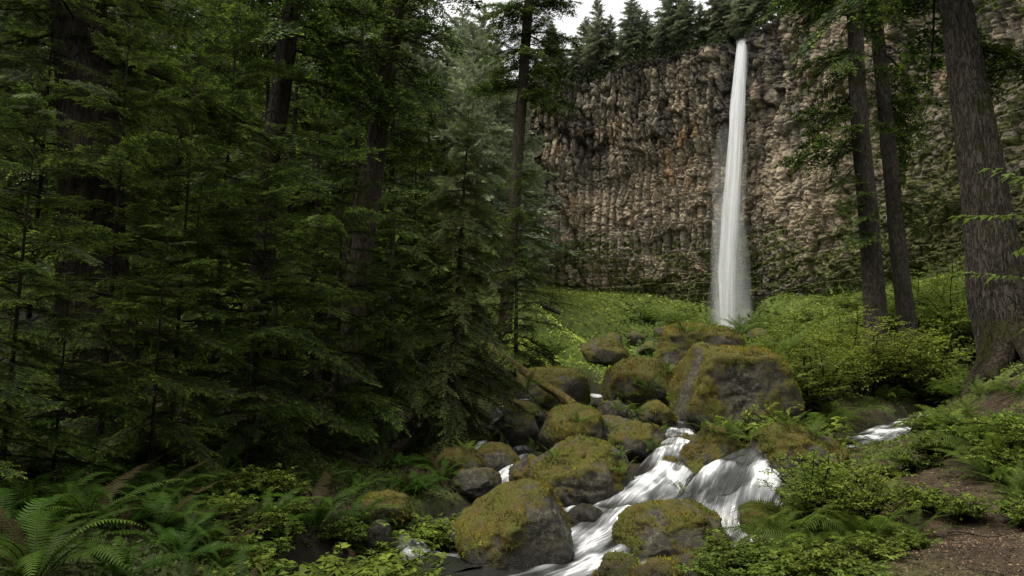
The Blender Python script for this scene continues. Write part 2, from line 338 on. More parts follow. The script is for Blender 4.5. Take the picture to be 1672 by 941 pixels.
nu, nd = 420, 520
u = np.sinh(np.linspace(-1.9, 1.9, nu)) / np.sinh(1.9) * 1.6
dl = np.exp(np.linspace(math.log(3.0), math.log(135.0), nd)) - 10.0; dl = np.r_[np.linspace(-60, -7.4, 40), dl]; nd = len(dl)
UU, DD = np.meshgrid(u, dl, indexing='ij'); TX = UU * (np.maximum(DD, -2) + 13) * (1 + np.maximum(0, -DD) * .06); TY = DD
TZ = ground(TX, TY)
tw, _ = near_water(TX, TY)
pp = np.stack([TX, TY, TZ], -1)
g1 = fbm(pp * 0.5, 4, 21); g2 = fbm(pp * 2.5, 4, 22)
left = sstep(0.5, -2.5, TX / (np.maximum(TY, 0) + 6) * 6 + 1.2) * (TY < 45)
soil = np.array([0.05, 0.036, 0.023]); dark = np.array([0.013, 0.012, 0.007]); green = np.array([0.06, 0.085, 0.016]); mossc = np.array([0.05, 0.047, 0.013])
col = soil * (0.75 + 0.5 * sstep(-.4, .4, g2))[..., None]
gm = sstep(-0.25, 0.25, g1 + 0.6 * g2 - 0.1) * 0.8
gm = np.maximum(gm, sstep(14, 30, TY))
path = np.exp(-(((TX - 3.6 - (TY - 5) * 0.25) / 0.9) ** 2)) * (TY < 9.5)
gm = gm * (1 - path)
col = col * (1 - gm[..., None]) + (green * (0.6 + 0.8 * sstep(-.5, .5, g2))[..., None]) * gm[..., None]
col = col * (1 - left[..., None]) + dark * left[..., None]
wt = 1 - sstep(1.0, 2.0, tw); col = col * (1 - wt[..., None]) + np.array([0.016, 0.014, 0.011]) * wt[..., None]
b = MB(); b.add(np.stack([TX, TY, TZ], -1).reshape(-1, 3), quads=grid_quads(nu, nd)[:, ::-1], col=col.reshape(-1, 3))
tag(b.build('ground', M['ground'], smooth=True), 'forest floor and valley ground sloping up to the cliff', 'ground', kind='structure')

# ------------------------------------------------------------------ cliff
plan_px = [(560, 84, 145), (680, 93, 140), (770, 99, 137), (862, 102, 133), (940, 101, 132), (1031, 99, 105), (1101, 96, 84), (1165, 92.5, 72), (1199, 90.5, 68), (1213, 89.8, 69), (1228, 88.8, 56), (1255, 87, 36), (1290, 84, 2), (1400, 76, -60), (1530, 66, -120), (1680, 55, -200), (1900, 42, -300)]
pl = []
for x, d, yr in plan_px:
    a = P(x, 300, d); r = P(x, yr, d); pl.append((a[0], d, min(r[2], 52)))
pl = spline(pl, 400)
seg = np.r_[0, np.cumsum(np.hypot(*np.diff(pl[:, :2], axis=0).T))]; Lc = seg[-1]
ns, nz = 1500, 580
sg = np.linspace(0, Lc, ns); px_ = np.interp(sg, seg, pl[:, 0]); py_ = np.interp(sg, seg, pl[:, 1]); zr_ = np.interp(sg, seg, pl[:, 2])
sm = np.ones(61) / 61
tx = np.convolve(np.pad(np.gradient(px_), 30, 'edge'), sm, 'valid'); ty = np.convolve(np.pad(np.gradient(py_), 30, 'edge'), sm, 'valid'); tl = np.hypot(tx, ty); nx_, ny_ = ty / tl, -tx / tl
fall_i = int(np.argmin(np.abs(px_ - P(1213, 300, 89.8)[0]))); s_f = sg[fall_i]
zr_ = zr_ + 0.7 * fbm(np.stack([sg * 0.25, sg * 0, sg * 0], -1), 3, 40) - 1.1 * np.exp(-((sg - s_f) / 1.3) ** 4)
hh = np.linspace(0, 1, nz); zb = 2.0
S, H = np.meshgrid(sg, hh, indexing='ij'); ZR = zr_[:, None] * np.ones(nz); Z = zb + (ZR - zb) * H
dip = 0.10 * (S - s_f) * (S > s_f) + 0.015 * (S - s_f) * (S < s_f)
ZZ = Z - dip
warp = 1.2 * fbm(np.stack([S * 0.15, ZZ * 0.15, S * 0], -1), 3, 50)
top = sstep(0.52, 0.78, (Z - 8) / 40); mid = sstep(0.2, 0.4, (Z - 8) / 40)
big = 1.7 * fbm(np.stack([S * 0.07, ZZ * 0.05, S * 0 + 3], -1), 3, 51)
jit = 0.5 * fbm(np.stack([S * 0.8, ZZ * 0.5, S * 0], -1), 3, 66)
F1, F2, R, DU, DV = voro2((S + 0.8 * warp + jit) / 1.15, (ZZ + 0.7 * warp) / (2.6 - 0.9 * (1 - mid)), 60)
blk = (R[0] - 0.5) * 1.0 + (R[1] - 0.5) * 1.3 * DU + (R[2] - 0.3) * 1.1 * DV; crk = np.exp(-((F2 - F1) / 0.10) ** 2)
F1b, F2b, Rb, DUb, DVb = voro2((S - warp + jit) / 0.6, (ZZ + 0.5 * warp - jit) / (0.75 + .5 * top), 61)
blk2 = (Rb[0] - 0.5) * 0.38 + (Rb[1] - 0.5) * 0.6 * DUb + (Rb[2] - 0.4) * 0.6 * DVb; crk2 = np.exp(-((F2b - F1b) / 0.10) ** 2)
F1c, F2c, Rc, DUc, DVc = voro2((S + warp + jit) / 0.3, ZZ / 0.3, 62)
blk3 = (Rc[0] - 0.5) * 0.22 + (Rc[1] - 0.5) * 0.35 * DUc + (Rc[2] - 0.4) * 0.35 * DVc
colm = np.abs(((S + 0.6 * warp + 0.3 * fbm(np.stack([S, ZZ * 0.3, S * 0], -1), 2, 63)) / 1.3) % 1 - 0.5) * 2
led = ((ZZ + 0.6 * warp + 0.5 * fbm(np.stack([S * 0.12, ZZ * 0.1, S * 0], -1), 3, 64)) / 1.45) % 1.0
led2 = ((ZZ - 0.3 * warp) / 4.1) % 1.0
amp = 0.55 + 0.75 * top
G1, G2, RG, GU, GV = voro2((S + 1.5 * warp + jit) / 3.2, (ZZ + 1.5 * warp) / 5.5, 59)
disp = big + (0.4 + 0.4 * top) * ((RG[0] - .5) * 1.5 + (RG[1] - .5) * 1.6 * GU + (RG[2] - .3) * 2.2 * GV - 0.5 * np.exp(-((G2 - G1) / .05) ** 2)) + amp * (0.75 + 0.5 * (RG[3] - .3)) * (blk * 0.75 + blk2 - 0.35 * crk - 0.22 * crk2) + blk3 * 0.9
lm = .35 + .65 * sstep(-.25, .3, fbm(np.stack([S * 0.16, ZZ * 0.3, S * 0], -1), 3, 68)); disp += (1 - 0.7 * mid) * lm * (0.42 * led ** 1.5 - 0.4 * sstep(0.10, 0.0, led)) + 0.75 * led2 ** 2 * lm - 0.35 * sstep(.1, 0, led2) * lm + 0.75 * (1 - colm ** 2) * (0.5 + 0.5 * mid)
disp += 1.0 * sstep(0.60, 0.66, (Z - 8) / 40 + 0.07 * fbm(np.stack([S * 0.12, S * 0, S * 0], -1), 3, 70)) * (0.6 + 0.6 * vnoise(np.stack([S * 0.2, S * 0, S * 0], -1), 71))
disp += -2.5 * sstep(0.985, 1.0, H) - 1.2 * np.exp(-((S - s_f) / 1.6) ** 2) * (Z > 10)
disp += (1 - H) ** 2 * 3.0 - 1.0
CX = px_[:, None] + nx_[:, None] * disp; CY = py_[:, None] + ny_[:, None] * disp
# colour
cn = fbm(np.stack([S * 0.18, ZZ * 0.18, S * 0], -1), 4, 80); cn2 = fbm(np.stack([S * 0.9, ZZ * 0.9, S * 0], -1), 4, 81); cv = fbm(np.stack([S * 0.5, ZZ * 0.06, S * 0], -1), 4, 82)
tan = np.array([0.275, 0.228, 0.162]); grey = np.array([0.205, 0.18, 0.138]); wet_dark = np.array([0.05, 0.045, 0.04]); och = np.array([0.36, 0.24, 0.12]); mossg = np.array([0.075, 0.09, 0.02])
mixf = sstep(-0.3, 0.3, cn + 0.5 * (R[3] - 0.5) + 0.4 * (Rb[3] - 0.5))[..., None]
cc = grey * (1 - mixf) + tan * mixf
cc = cc * (0.62 + 0.22 * RG[3] + 0.22 * R[0] + 0.3 * Rb[1] + 0.3 * Rc[3])[..., None]
o_ = (sstep(0.86, 0.93, R[3]) * sstep(0.05, 0.25, cn) * sstep(0.42, 0.6, (Z - 8) / 40))[..., None] * 0.75; cc = cc * (1 - o_) + och * o_
w_ = np.clip(sstep(0.0, 0.35, cv + 0.35 * top - 0.25) * top * 0.75 + 0.5 * np.exp(-((S - s_f - 1) / 3.5) ** 2) * (0.5 + 0.5 * cn2) + 0.45 * sstep(0.35, 0.1, (Z - 8) / 40) + 0.75 * sstep(0.95, 0.98, H) + 0.6 * np.maximum(crk, 0.5 * crk2) * (0.6 + .4 * top), 0, 0.93)[..., None]  # wet streaks; the same dark tone also fills cracks, rim and foot
cc = cc * (1 - w_) + wet_dark * w_
ml = 0.55 * np.exp(-((S - s_f + 24) / 5) ** 2 - ((Z - 22) / 3.0) ** 2) + sstep(0.50, 0.18, (Z - 8) / 40 + 0.35 * cn) * 0.75 + 0.5 * sstep(s_f + 6, s_f + 26, S) * sstep(0.85, 0.3, (Z - 8) / 40) + 0.05 * (S > s_f)
m_ = np.clip(sstep(0.15, 0.6, ml * (0.8 + 0.4 * (led > 0.45)) + 0.5 * cn2 + 0.75 * cn - 0.3), 0, 0.8)[..., None]
cc = cc * (1 - m_) + mossg * (0.6 + 0.8 * Rb[3])[..., None] * m_
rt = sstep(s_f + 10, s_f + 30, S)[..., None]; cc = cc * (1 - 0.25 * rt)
# plateau behind the rim
back = np.array([0.6, 1.6, 3.5, 7, 14, 28, 60]); kb = len(back)
BX = px_[:, None] - nx_[:, None] * back * 1.0 + (nx_ * disp[:, -1])[:, None] * np.exp(-back / 2); BY = py_[:, None] - ny_[:, None] * back + (ny_ * disp[:, -1])[:, None] * np.exp(-back / 2)
BZ = zr_[:, None] + 0.35 * back ** 0.7 * (1 - np.exp(-((sg - s_f) / 3) ** 2))[:, None] + 0.5 * fbm(np.stack([BX, BY, BX * 0], -1) * 0.3, 2, 90)
VX = np.concatenate([CX, BX], 1); VY = np.concatenate([CY, BY], 1); VZ = np.concatenate([Z + 0.25 * (blk2 * 0.3), BZ], 1)
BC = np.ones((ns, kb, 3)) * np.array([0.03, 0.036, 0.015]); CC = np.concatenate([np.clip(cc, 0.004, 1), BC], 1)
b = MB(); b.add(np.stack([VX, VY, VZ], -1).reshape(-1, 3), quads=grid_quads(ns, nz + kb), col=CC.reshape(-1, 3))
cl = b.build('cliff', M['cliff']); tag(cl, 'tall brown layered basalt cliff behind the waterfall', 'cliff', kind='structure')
def rim_at(x):
    i = int(np.argmin(np.abs(px_ - x))); return i

def leaf_cards(n, pos, nrm, size, col, lat=0.45, jit=0.7, r=rng):
    """n pointed leaves at pos, facing roughly along nrm"""
    nrm = nrm + jit * r.normal(size=(n, 3)); nrm /= np.linalg.norm(nrm, axis=1)[:, None]
    t = r.normal(size=(n, 3)); t -= (t * nrm).sum(1)[:, None] * nrm; t /= np.linalg.norm(t, axis=1)[:, None]
    s = np.cross(nrm, t); size = np.broadcast_to(size, (n,))[:, None]
    v = np.stack([pos - t * size * .5, pos + s * size * lat * .5 - nrm * size * .06, pos + t * size * .5 - nrm * size * .12, pos - s * size * lat * .5 - nrm * size * .06], 1).reshape(-1, 3)
    q = np.arange(n * 4).reshape(-1, 4)
    return v, q, np.repeat(np.broadcast_to(col, (n, 3)), 4, 0)

# plants clinging to the ledges
n = 26000
si = rng.integers(0, ns, n); hi = (rng.random(n) ** 1.5 * 0.75 * nz).astype(int)
keep = m_[si, hi, 0] > 0.3 + 0.5 * rng.random(n); keep |= (rng.random(n) < 0.012); si, hi = si[keep], hi[keep]
pos = np.stack([VX[si, hi], VY[si, hi], VZ[si, hi]], -1) + np.stack([nx_[si], ny_[si], 0.3 + 0 * nx_[si]], -1) * rng.uniform(0.02, 0.22, len(si))[:, None]
gcol = np.array([0.07, 0.085, 0.02]) * rng.uniform(0.5, 1.5, (len(si), 1)) + np.array([0.03, 0.02, 0]) * rng.random((len(si), 1))
b = MB(); v, q, c = leaf_cards(len(si), pos, np.stack([nx_[si] * .6, ny_[si] * .6, 0.8 + 0 * nx_[si]], -1), rng.uniform(0.15, 0.42, len(si)), gcol); b.add(v, None, q, c)
tag(b.build('ledge_plants', M['cover']), 'moss and small plants on the cliff ledges', 'plants', kind='stuff')
# undergrowth along the rim
n = 16000
si = rng.integers(int(ns * 0.12), int(ns * 0.78), n); off = rng.normal(0.4, 0.9, n); clump = fbm(np.stack([sg[si] * 0.6, si * 0., si * 0.], -1), 3, 95)
kz = (np.abs(sg[si] - s_f) > 1.3) & (clump + rng.normal(0, .25, n) > -0.2); si, off, clump = si[kz], off[kz], clump[kz]
pos = np.stack([px_[si] - nx_[si] * off, py_[si] - ny_[si] * off, zr_[si] + np.where(off > 0, 0.2, 1.1 * off) + rng.random(len(si)) ** 2 * (0.8 + 1.6 * np.clip(clump + .3, 0, 1))], -1) + np.stack([nx_[si], ny_[si], 0 * nx_[si]], -1) * (disp[si, -8] * 0.7 * (off < 0))[:, None]
gcol = np.array([0.04, 0.055, 0.018]) * rng.uniform(0.5, 1.5, (len(si), 1))
b = MB(); v, q, c = leaf_cards(len(si), pos, np.array([0, -.5, .8]) + 0 * pos, rng.uniform(0.15, 0.4, len(si)), gcol, jit=1.0); b.add(v, None, q, c)
tag(b.build('rim_undergrowth', M['cover']), 'low undergrowth hanging over the cliff rim', 'undergrowth', kind='stuff')

# ------------------------------------------------------------------ waterfall
fw = thing('waterfall', P(1184, 540, 85.5), 'tall white waterfall dropping straight down the brown cliff', 'waterfall')
base = np.array(fw.location)
fpath = spline([np.append(P(x, y, d), w) for x, y, d, w in [(1214, 64, 93.0, .95), (1213, 66, 90.4, .95), (1211, 76, 88.5, .92), (1207, 120, 87.6, .95), (1203, 180, 87.1, 1.0), (1198, 250, 86.7, 1.05), (1194, 330, 86.3, 1.1), (1189, 410, 86, 1.1), (1186, 480, 85.7, 1.1), (1184, 565, 85.4, 1.15)]], 220)
def fall_tube(mb, scale, dx, dy, sd, seg=48, rough=0.16, dens_f=None, taper=1.0):
    n = len(fpath); th = np.linspace(0, 2 * PI, seg, endpoint=False); t = np.linspace(0, 1, n)
    c = fpath[:, :3] + np.array([dx, dy, 0]) * np.linspace(0.4, 1, n)[:, None]
    c[:, 0] += 0.34 * fbm(np.stack([t * 5, t * 0 + sd, t * 0], -1), 3, sd) * t
    w = fpath[:, 3] * scale * (1 + 0.45 * fbm(np.stack([t * 7, t * 0 + sd, t * 0], -1), 2, sd + 3))
    R = w[:, None] * (1 + rough * fbm(np.stack([np.cos(th)[None] * 2.5 + 0 * t[:, None], np.sin(th)[None] * 2.5 + 0 * t[:, None], 4 * t[:, None] + 0 * th], -1), 3, sd + 9) * 2)
    V = np.stack([c[:, None, 0] + R * np.cos(th), c[:, None, 1] + 0.6 * R * np.sin(th), c[:, None, 2] + 0 * R], -1)
    uv = np.stack([np.abs(th[None] - PI) / PI + 0 * t[:, None] + sd * 3.7, 0 * th[None] + t[:, None] * 12 + sd], -1)
    dn = (dens_f(t) if dens_f else np.ones(n))[:, None] * np.ones(seg)
    mb.add(V.reshape(-1, 3) - base, None, grid_quads(n, seg, True)); return uv.reshape(-1, 2), dn.ravel()
b = MB(); us = []; ds = []
for sc_, dx, dy, sd in [(0.78, 0, 0, 1), (0.5, -0.4, -0.5, 2), (0.6, 0.4, -0.6, 3), (0.35, 0.05, -0.9, 4)]:
    a_, d_ = fall_tube(b, sc_, dx, dy, sd, dens_f=lambda t: 0.6 + 0.4 * sstep(0.0, 0.35, t)); us.append(a_); ds.append(d_)
b.build('falling_water', M['fall'], fw, True, np.concatenate(us), {'dens': np.concatenate(ds)})
b = MB(); us = []; ds = []
for sc_, dx, dy, sd in [(.85, 0.45, -0.2, 11), (.85, 0.75, -0.3, 12), (.8, -0.2, -0.5, 13)]:
    a_, d_ = fall_tube(b, sc_, dx, dy, sd, dens_f=lambda t: 0.35 + 0.65 * sstep(0.05, 0.4, t), rough=0.25); us.append(a_); ds.append(d_)
b.build('veil', M['veil'], fw, True, np.concatenate(us), {'dens': np.concatenate(ds)})
b = MB(); us = []; ds = []
for cx_, cy_, cz_, rx, ry, rz_, dn in [(-0.4, -1, 2.0, 1.6, 1.2, 8.0, .2), (0.9, -1.2, 1.0, 2.2, 1.3, 6.5, .2), (-1.0, -1.2, 1.5, 1.6, 1.1, 6.0, .18), (1.6, -1, 2.5, 1.9, 1.1, 7.0, .15), (.3, -2.5, 1.0, 2.8, 1.3, 4.0, .2), (0.9, -0.4, 7, 2.6, 1.2, 11.0, .35), (1.0, -0.2, 14, 2.2, 1.0, 13.0, .22)]:
    n1, n2 = 28, 40; ph = np.linspace(0.02, PI - 0.02, n1); th = np.linspace(0, 2 * PI, n2, endpoint=False); PH, TH = np.meshgrid(ph, th, indexing='ij')
    V = np.stack([cx_ + rx * np.sin(PH) * np.cos(TH), cy_ + ry * np.sin(PH) * np.sin(TH), cz_ + rz_ * np.cos(PH)], -1)
    b.add(V.reshape(-1, 3), None, grid_quads(n1, n2, True)); us.append(np.stack([np.abs(TH - PI) / PI, PH], -1).reshape(-1, 2)); ds.append((dn * np.sin(PH) ** 0.5).ravel())
b.build('spray', M['spray'], fw, True, np.concatenate(us), {'dens': np.concatenate(ds)})

# ------------------------------------------------------------------ stream
def ribbon(course, name, label, cat, kind=None, n=None, m=36, bulge=0.05, rough=0.05, sd=0):
    c = np.array([np.r_[P(a, bb, d), w, f] for a, bb, d, w, f in course])
    ln = np.linalg.norm(np.diff(c[:, :3], axis=0), axis=1).sum(); n = n or int(ln / 0.05) + 20
    s = spline(c, n); tg = np.gradient(s[:, :3], axis=0); side = np.stack([tg[:, 1], -tg[:, 0]], -1)
    k = np.ones(max(3, n // 12)); k /= k.sum(); pad = len(k) // 2
    side = np.stack([np.convolve(np.pad(side[:, i], (pad, len(k) - 1 - pad), 'edge'), k, 'valid') for i in (0, 1)], -1)
    side /= np.linalg.norm(side, axis=1)[:, None] + 1e-9
    a = np.linspace(-1, 1, m); dist = np.r_[0, np.cumsum(np.linalg.norm(np.diff(s[:, :3], axis=0), axis=1))]
    wv = s[:, 3] * 0.62
    X = s[:, None, 0] + side[:, None, 0] * a * wv[:, None]; Y = s[:, None, 1] + side[:, None, 1] * a * wv[:, None]
    U = a[None] * wv[:, None]; D = dist[:, None] + 0 * a
    slope = np.clip(-np.gradient(s[:, 2]) / (np.gradient(dist) + 1e-6), 0, 1)
    st = fbm(np.stack([U * 5 + sd, D * 1.1, 0 * U], -1), 4, 100 + sd); lump = fbm(np.stack([U * 2.4, D * 1.7, 0 * U + 5], -1), 3, 120 + sd)
    Zr = s[:, None, 2] + bulge * (1 - a ** 2) - 0.16 * np.abs(a) ** 5 + rough * (st * 1.0 + lump * 1.6) * (0.45 + slope[:, None] * 1.2)
    foam = np.clip(s[:, 4], 0, 1)[:, None] - 0.27 + 0.25 * slope[:, None] + 0.6 * lump + 0.5 * st - 0.04 - 0.1 * np.abs(a) ** 4
    uv = np.stack([U, D], -1)
    b = MB(); b.add(np.stack([X, Y, Zr], -1).reshape(-1, 3), None, grid_quads(n, m)[:, ::-1])
    o = b.build(name, M['water'], None, True, uv.reshape(-1, 2), {'foam': foam.ravel(), 'edge': (np.ones((n, 1)) * (0.75 - 1.2 * np.abs(a) ** 3.0)).ravel()})
    return tag(o, label, cat, kind=kind)
ribbon(COURSES['pool'], 'stream_water', 'wide foaming stream running between the foreground boulders', 'stream', 'structure', m=70, rough=0.06, sd=1)
ribbon(COURSES['upper'], 'upper_stream_water', 'narrow white water slipping past the left foot of the tallest boulder', 'stream', 'structure', sd=2)
ribbon(COURSES['side'], 'side_stream_water', 'small side stream coming down behind ferns on the right bank', 'stream', 'structure', sd=3, bulge=0.06)
ribbon(COURSES['left_creek'], 'creek_water', 'thin creek stepping down between dark rocks at left', 'creek', 'structure', sd=4)
ribbon(COURSES['runout'], 'runout_water', 'water running out below the broad cascade', 'stream', 'structure', sd=5)
ribbon(COURSES['chute'], 'cascade', 'smooth white cascade just right of the boulder with a fern on it', 'cascade', m=50, rough=0.07, sd=6, bulge=0.12)
ribbon(COURSES['fan'], 'cascade', 'broad streaky cascade fanning down between two mossy boulders at right', 'cascade', m=64, rough=0.08, sd=7, bulge=0.14)
ribbon(COURSES['left_step'], 'cascade', 'small cascade entering the stream at lower left beside leafy plants', 'cascade', sd=8)
ribbon(COURSES['trickle'], 'cascade', 'thin trickle cascade between black rocks in the shade', 'cascade', sd=9)

# ------------------------------------------------------------------ boulders
def ico(sub):
    import bmesh
    bm = bmesh.new(); bmesh.ops.create_icosphere(bm, subdivisions=sub, radius=1); bm.verts.ensure_lookup_table()
    v = np.array([x.co[:] for x in bm.verts]); f = np.array([[x.index for x in fc.verts] for fc in bm.faces]); bm.free(); return v, f
ICO = {k: ico(k) for k in (4, 5, 6)}
def boulder(label, x0, x1, y0, y1, d, seed, planes=(), moss=0.5, name='boulder', cat='boulder', dr=0.9, sub=5, group=None, extra=0.35, wetz=0.2, mossy=True, tint=1.0, rough=1.0, tufts=2600):
    r = np.random.default_rng(seed); v0, f = ICO[sub]
    pn = r.normal(size=(13, 3)); pn /= np.linalg.norm(pn, axis=1)[:, None]; pd = r.uniform(0.72, 1.0, 13)
    if len(planes):
        q = np.array([p[:3] for p in planes], float); q /= np.linalg.norm(q, axis=1)[:, None]; pn = np.concatenate([pn[:6], q]); pd = np.concatenate([pd[:6] * 0 + r.uniform(.86, 1.0, 6), [p[3] for p in planes]])
    dt = np.maximum(v0 @ pn.T, 1e-3) / pd; k = 34.0
    rr = 1 / ((dt ** k).sum(1) + 1) ** (1 / k)
    v = v0 * rr[:, None]
    sc_ = (x1 - x0) / F * d
    rdg = 1 - 2 * np.abs(fbm(v * 1.5 + seed * 1.7, 3, seed % 41))
    v = v + v0 * (0.11 * rough * fbm(v * 1.7 + seed, 4, seed % 50) + 0.05 * rough * fbm(v * 6 + seed, 4, seed % 31, .6) - 0.10 * rough * np.clip(rdg - .72, 0, 1))[:, None]
    for _ in range(9):
        n_ = r.normal(size=3) * np.array([1, 1, .8]); n_ /= np.linalg.norm(n_); pr_ = v @ n_; lim = pr_.max() * r.uniform(.80, .93)
        v = v - n_ * (np.maximum(pr_ - lim, 0) * .88)[:, None]
    v = v + v0 * (0.012 * rough * fbm(v * 13 + seed, 3, 8, .6))[:, None]
    lo, hi = v.min(0), v.max(0); v = (v - (lo + hi) / 2) / (hi - lo) * 2
    pc = P((x0 + x1) / 2, y1, d); pt = P((x0 + x1) / 2, y0, d); h = pt[2] - pc[2]; extra = max(extra, (pc[2] - gz(pc[0], d + sc_ / 2 * dr * .45) + .15) / h)
    hx = sc_ / 2; hy = hx * dr; hzz = h * (1 + extra) / 2
    v = v * np.array([hx, hy, hzz]); cz = pt[2] - hzz; loc = np.array([pc[0], d + hy * 0.45, cz - hzz + h * extra])
    e1 = v[f[:, 1]] - v[f[:, 0]]; e2 = v[f[:, 2]] - v[f[:, 0]]; fn = np.cross(e1, e2); ar = np.linalg.norm(fn, axis=1) / 2
    vn = np.zeros_like(v)
    for j in range(3): np.add.at(vn, f[:, j], fn)
    vn /= np.linalg.norm(vn, axis=1)[:, None] + 1e-12
    v[:, 2] += hzz - h * extra
    zrel = v[:, 2] / h
    ms = np.clip(0.47 + 0.6 * (vn[:, 2] - 0.25) + 1.15 * fbm(v / max(hx, .3) * np.array([2.0, 2.0, 1.2]) + seed * 3.1, 4, 7) + (moss - 0.5) * 1.3 - 0.35 * sstep(0.3, 0.0, zrel), 0, 1) if mossy else np.zeros(len(v))
    if mossy:  # moss cushions stand a little proud of the stone
        v = v + vn * (sstep(0.45, 0.75, ms) * (0.03 + 0.035 * fbm(v * 8, 3, 3)) * min(1.0, d / 8))[:, None]
    wet = np.clip(1 - sstep(wetz * 0.5, wetz * 1.6, v[:, 2]), 0, 1)
    b = MB(); b.add(v, f, None, (1, 1, 1))
    o = b.build(name, M['rock'], None, True, None, {'moss': ms, 'wet': wet}); o.location = loc; tag(o, label, cat, group)
    if mossy and tufts:
        mf = ms[f].mean(1); w = ar * (mf > 0.52) * (v[f][:, :, 2].min(1) > 0.0); tot = w.sum()
        if tot > 0:
            cnt = int(min(26000, tot * tufts * (8 / max(d, 6)) ** 1.5)); fi = r.choice(len(f), cnt, p=w / tot)
            u1, u2 = r.random(cnt), r.random(cnt); sq = np.sqrt(u1); pos = v[f[fi, 0]] * (1 - sq)[:, None] + v[f[fi, 1]] * (sq * (1 - u2))[:, None] + v[f[fi, 2]] * (sq * u2)[:, None]
            nn = vn[f[fi, 0]] * 0.7 + np.array([0, 0, .25]) + r.normal(0, .45, (cnt, 3)); nn /= np.linalg.norm(nn, axis=1)[:, None]
            sd_ = np.cross(nn, r.normal(size=(cnt, 3))); sd_ /= np.linalg.norm(sd_, axis=1)[:, None]
            ln = r.uniform(0.012, 0.042, cnt) * (d / 9) ** 0.7 * (.6 + .7 * sstep(-.3, .3, fbm(pos * 5, 2, 3))); ww = ln * 0.35
            V = np.stack([pos - sd_ * ww[:, None] * .5 - nn * 0.006, pos + sd_ * ww[:, None] * .5 - nn * 0.006, pos + nn * ln[:, None]], 1).reshape(-1, 3)
            t1 = sstep(-.25, .25, fbm(pos * 2.0 + seed, 3, 12))[:, None]; t2 = sstep(-.05, .3, fbm(pos * 3.3 + seed * 2, 4, 19))[:, None] * .8
            c = ((np.array([0.29, 0.24, 0.025]) * (1 - t1) + np.array([0.17, 0.235, 0.025]) * t1) * (1 - t2) + np.array([0.085, 0.068, 0.02]) * t2) * r.uniform(.45, 1.35, (cnt, 1)) * tint
            b = MB(); b.add(V, np.arange(cnt * 3).reshape(-1, 3), None, np.repeat(c, 3, 0)); tag(b.build('moss', M['moss'], o), kind='stuff')
    return o
boulder('brown mossy boulder with a peaked top in the foreground stream', 735, 936, 795, 926, 7.6, 3, [(-.56, -.3, .77, .47), (.90, -.18, .40, .74), (.35, -.92, .12, .62), (-.3, -.85, .4, .62), (.15, .5, .85, .9)], 0.5, sub=6, rough=.7)
boulder('broad round mossy boulder with a bright fern on its right side', 865, 1044, 718, 836, 9.9, 5, [(-.45, -.4, .8, .66), (.2, -.5, .85, .78), (.8, -.5, .2, .8)], 0.55, sub=6)
boulder('low rounded mossy boulder sitting mid stream in the foreground', 1012, 1198, 828, 926, 8.2, 8, [(0, -.35, .93, .74), (-.6, -.6, .4, .8), (.5, -.7, .3, .8)], 0.5, sub=6)
boulder('tallest boulder, grey faced with an orange mossy cap', 1113, 1314, 558, 716, 15.0, 13, [(.06, -.15, .98, .70), (-.9, -.2, .38, .74), (-.85, -.3, -.45, .84), (-.15, -.97, .06, .60), (0, -.85, -.5, .72), (.9, -.2, .35, .85), (.45, -.25, .85, .84), (-.3, -.6, .74, .86)], 0.66, sub=6, rough=.9)
boulder('big rounded grey and mossy boulder behind the tallest one', 1060, 1238, 521, 640, 21.5, 17, [(-.88, -.3, .3, .74), (-.2, -.92, .2, .66), (.08, -.2, .97, .72), (.9, -.2, .3, .85), (-.5, -.2, .84, .88)], 0.42, sub=6, wetz=0.01, rough=.9)
boulder('dark mossy boulder left of the two large boulders', 990, 1112, 583, 664, 19, 21, (), 0.62, tint=.7, wetz=0.02)
boulder('rounded mossy boulder at the lower end of the fallen log', 880, 990, 662, 732, 13, 25, [(0, -.5, .85, .75)], 0.62)
boulder('bare wet grey slab among mossy rocks in mid stream', 955, 1052, 681, 722, 13.4, 27, [(0, -.3, .95, .5)], 0.15, tufts=500, wetz=0.2)
boulder('mossy boulder with a plant tuft left of the white chute', 998, 1098, 692, 750, 12.2, 29, [(0, -.4, .9, .7)], 0.62)
boulder('small mossy rock beside the narrow water above the chute', 1046, 1108, 655, 702, 15, 31, (), 0.5)
boulder('long mossy rock lying between the two white cascades', 1082, 1245, 698, 828, 10.9, 36, [(-.72, -.3, .62, .42), (-.55, -.75, .3, .6), (.6, -.6, .5, .75)], 0.62, sub=6, dr=0.55)
boulder('brown mossy boulder right of the broad cascade under ferns', 1243, 1405, 695, 805, 10.0, 39, [(-.85, -.4, .3, .78), (.35, -.3, .88, .68)], 0.55, sub=6, tint=.8)
boulder('dark mossy rock under the bright green slope', 950, 1032, 552, 592, 30, 41, (), 0.6, tint=.7, tufts=1500, wetz=0.01)
boulder('brown mossy rock the fallen log leans across', 838, 965, 600, 664, 20.5, 43, (), 0.6, tufts=1800, tint=.8, wetz=0.01)
dk = dict(name='rock', cat='rock', tufts=1500, tint=.55)
boulder('wet dark rock at the top of the left creek', 798, 885, 674, 730, 14.2, 51, (), 0.3, wetz=0.3, **dk)
boulder('flat mossy rock at the creek beside the log', 820, 892, 655, 690, 16.5, 52, (), 0.5, **dk)
boulder('rounded dark rock left of the creek steps', 772, 850, 725, 775, 12.6, 53, (), 0.4, wetz=0.2, **dk)
boulder('mossy dark rock farthest left above the creek', 702, 785, 730, 780, 12, 54, (), 0.5, **dk)
boulder('black wet rock just below the creek steps', 735, 818, 765, 812, 10.9, 55, (), 0.25, wetz=0.25, **dk)
boulder('dark rock between the creek and the boulder with a fern', 832, 895, 745, 805, 11.2, 56, (), 0.42, wetz=0.2, **dk)
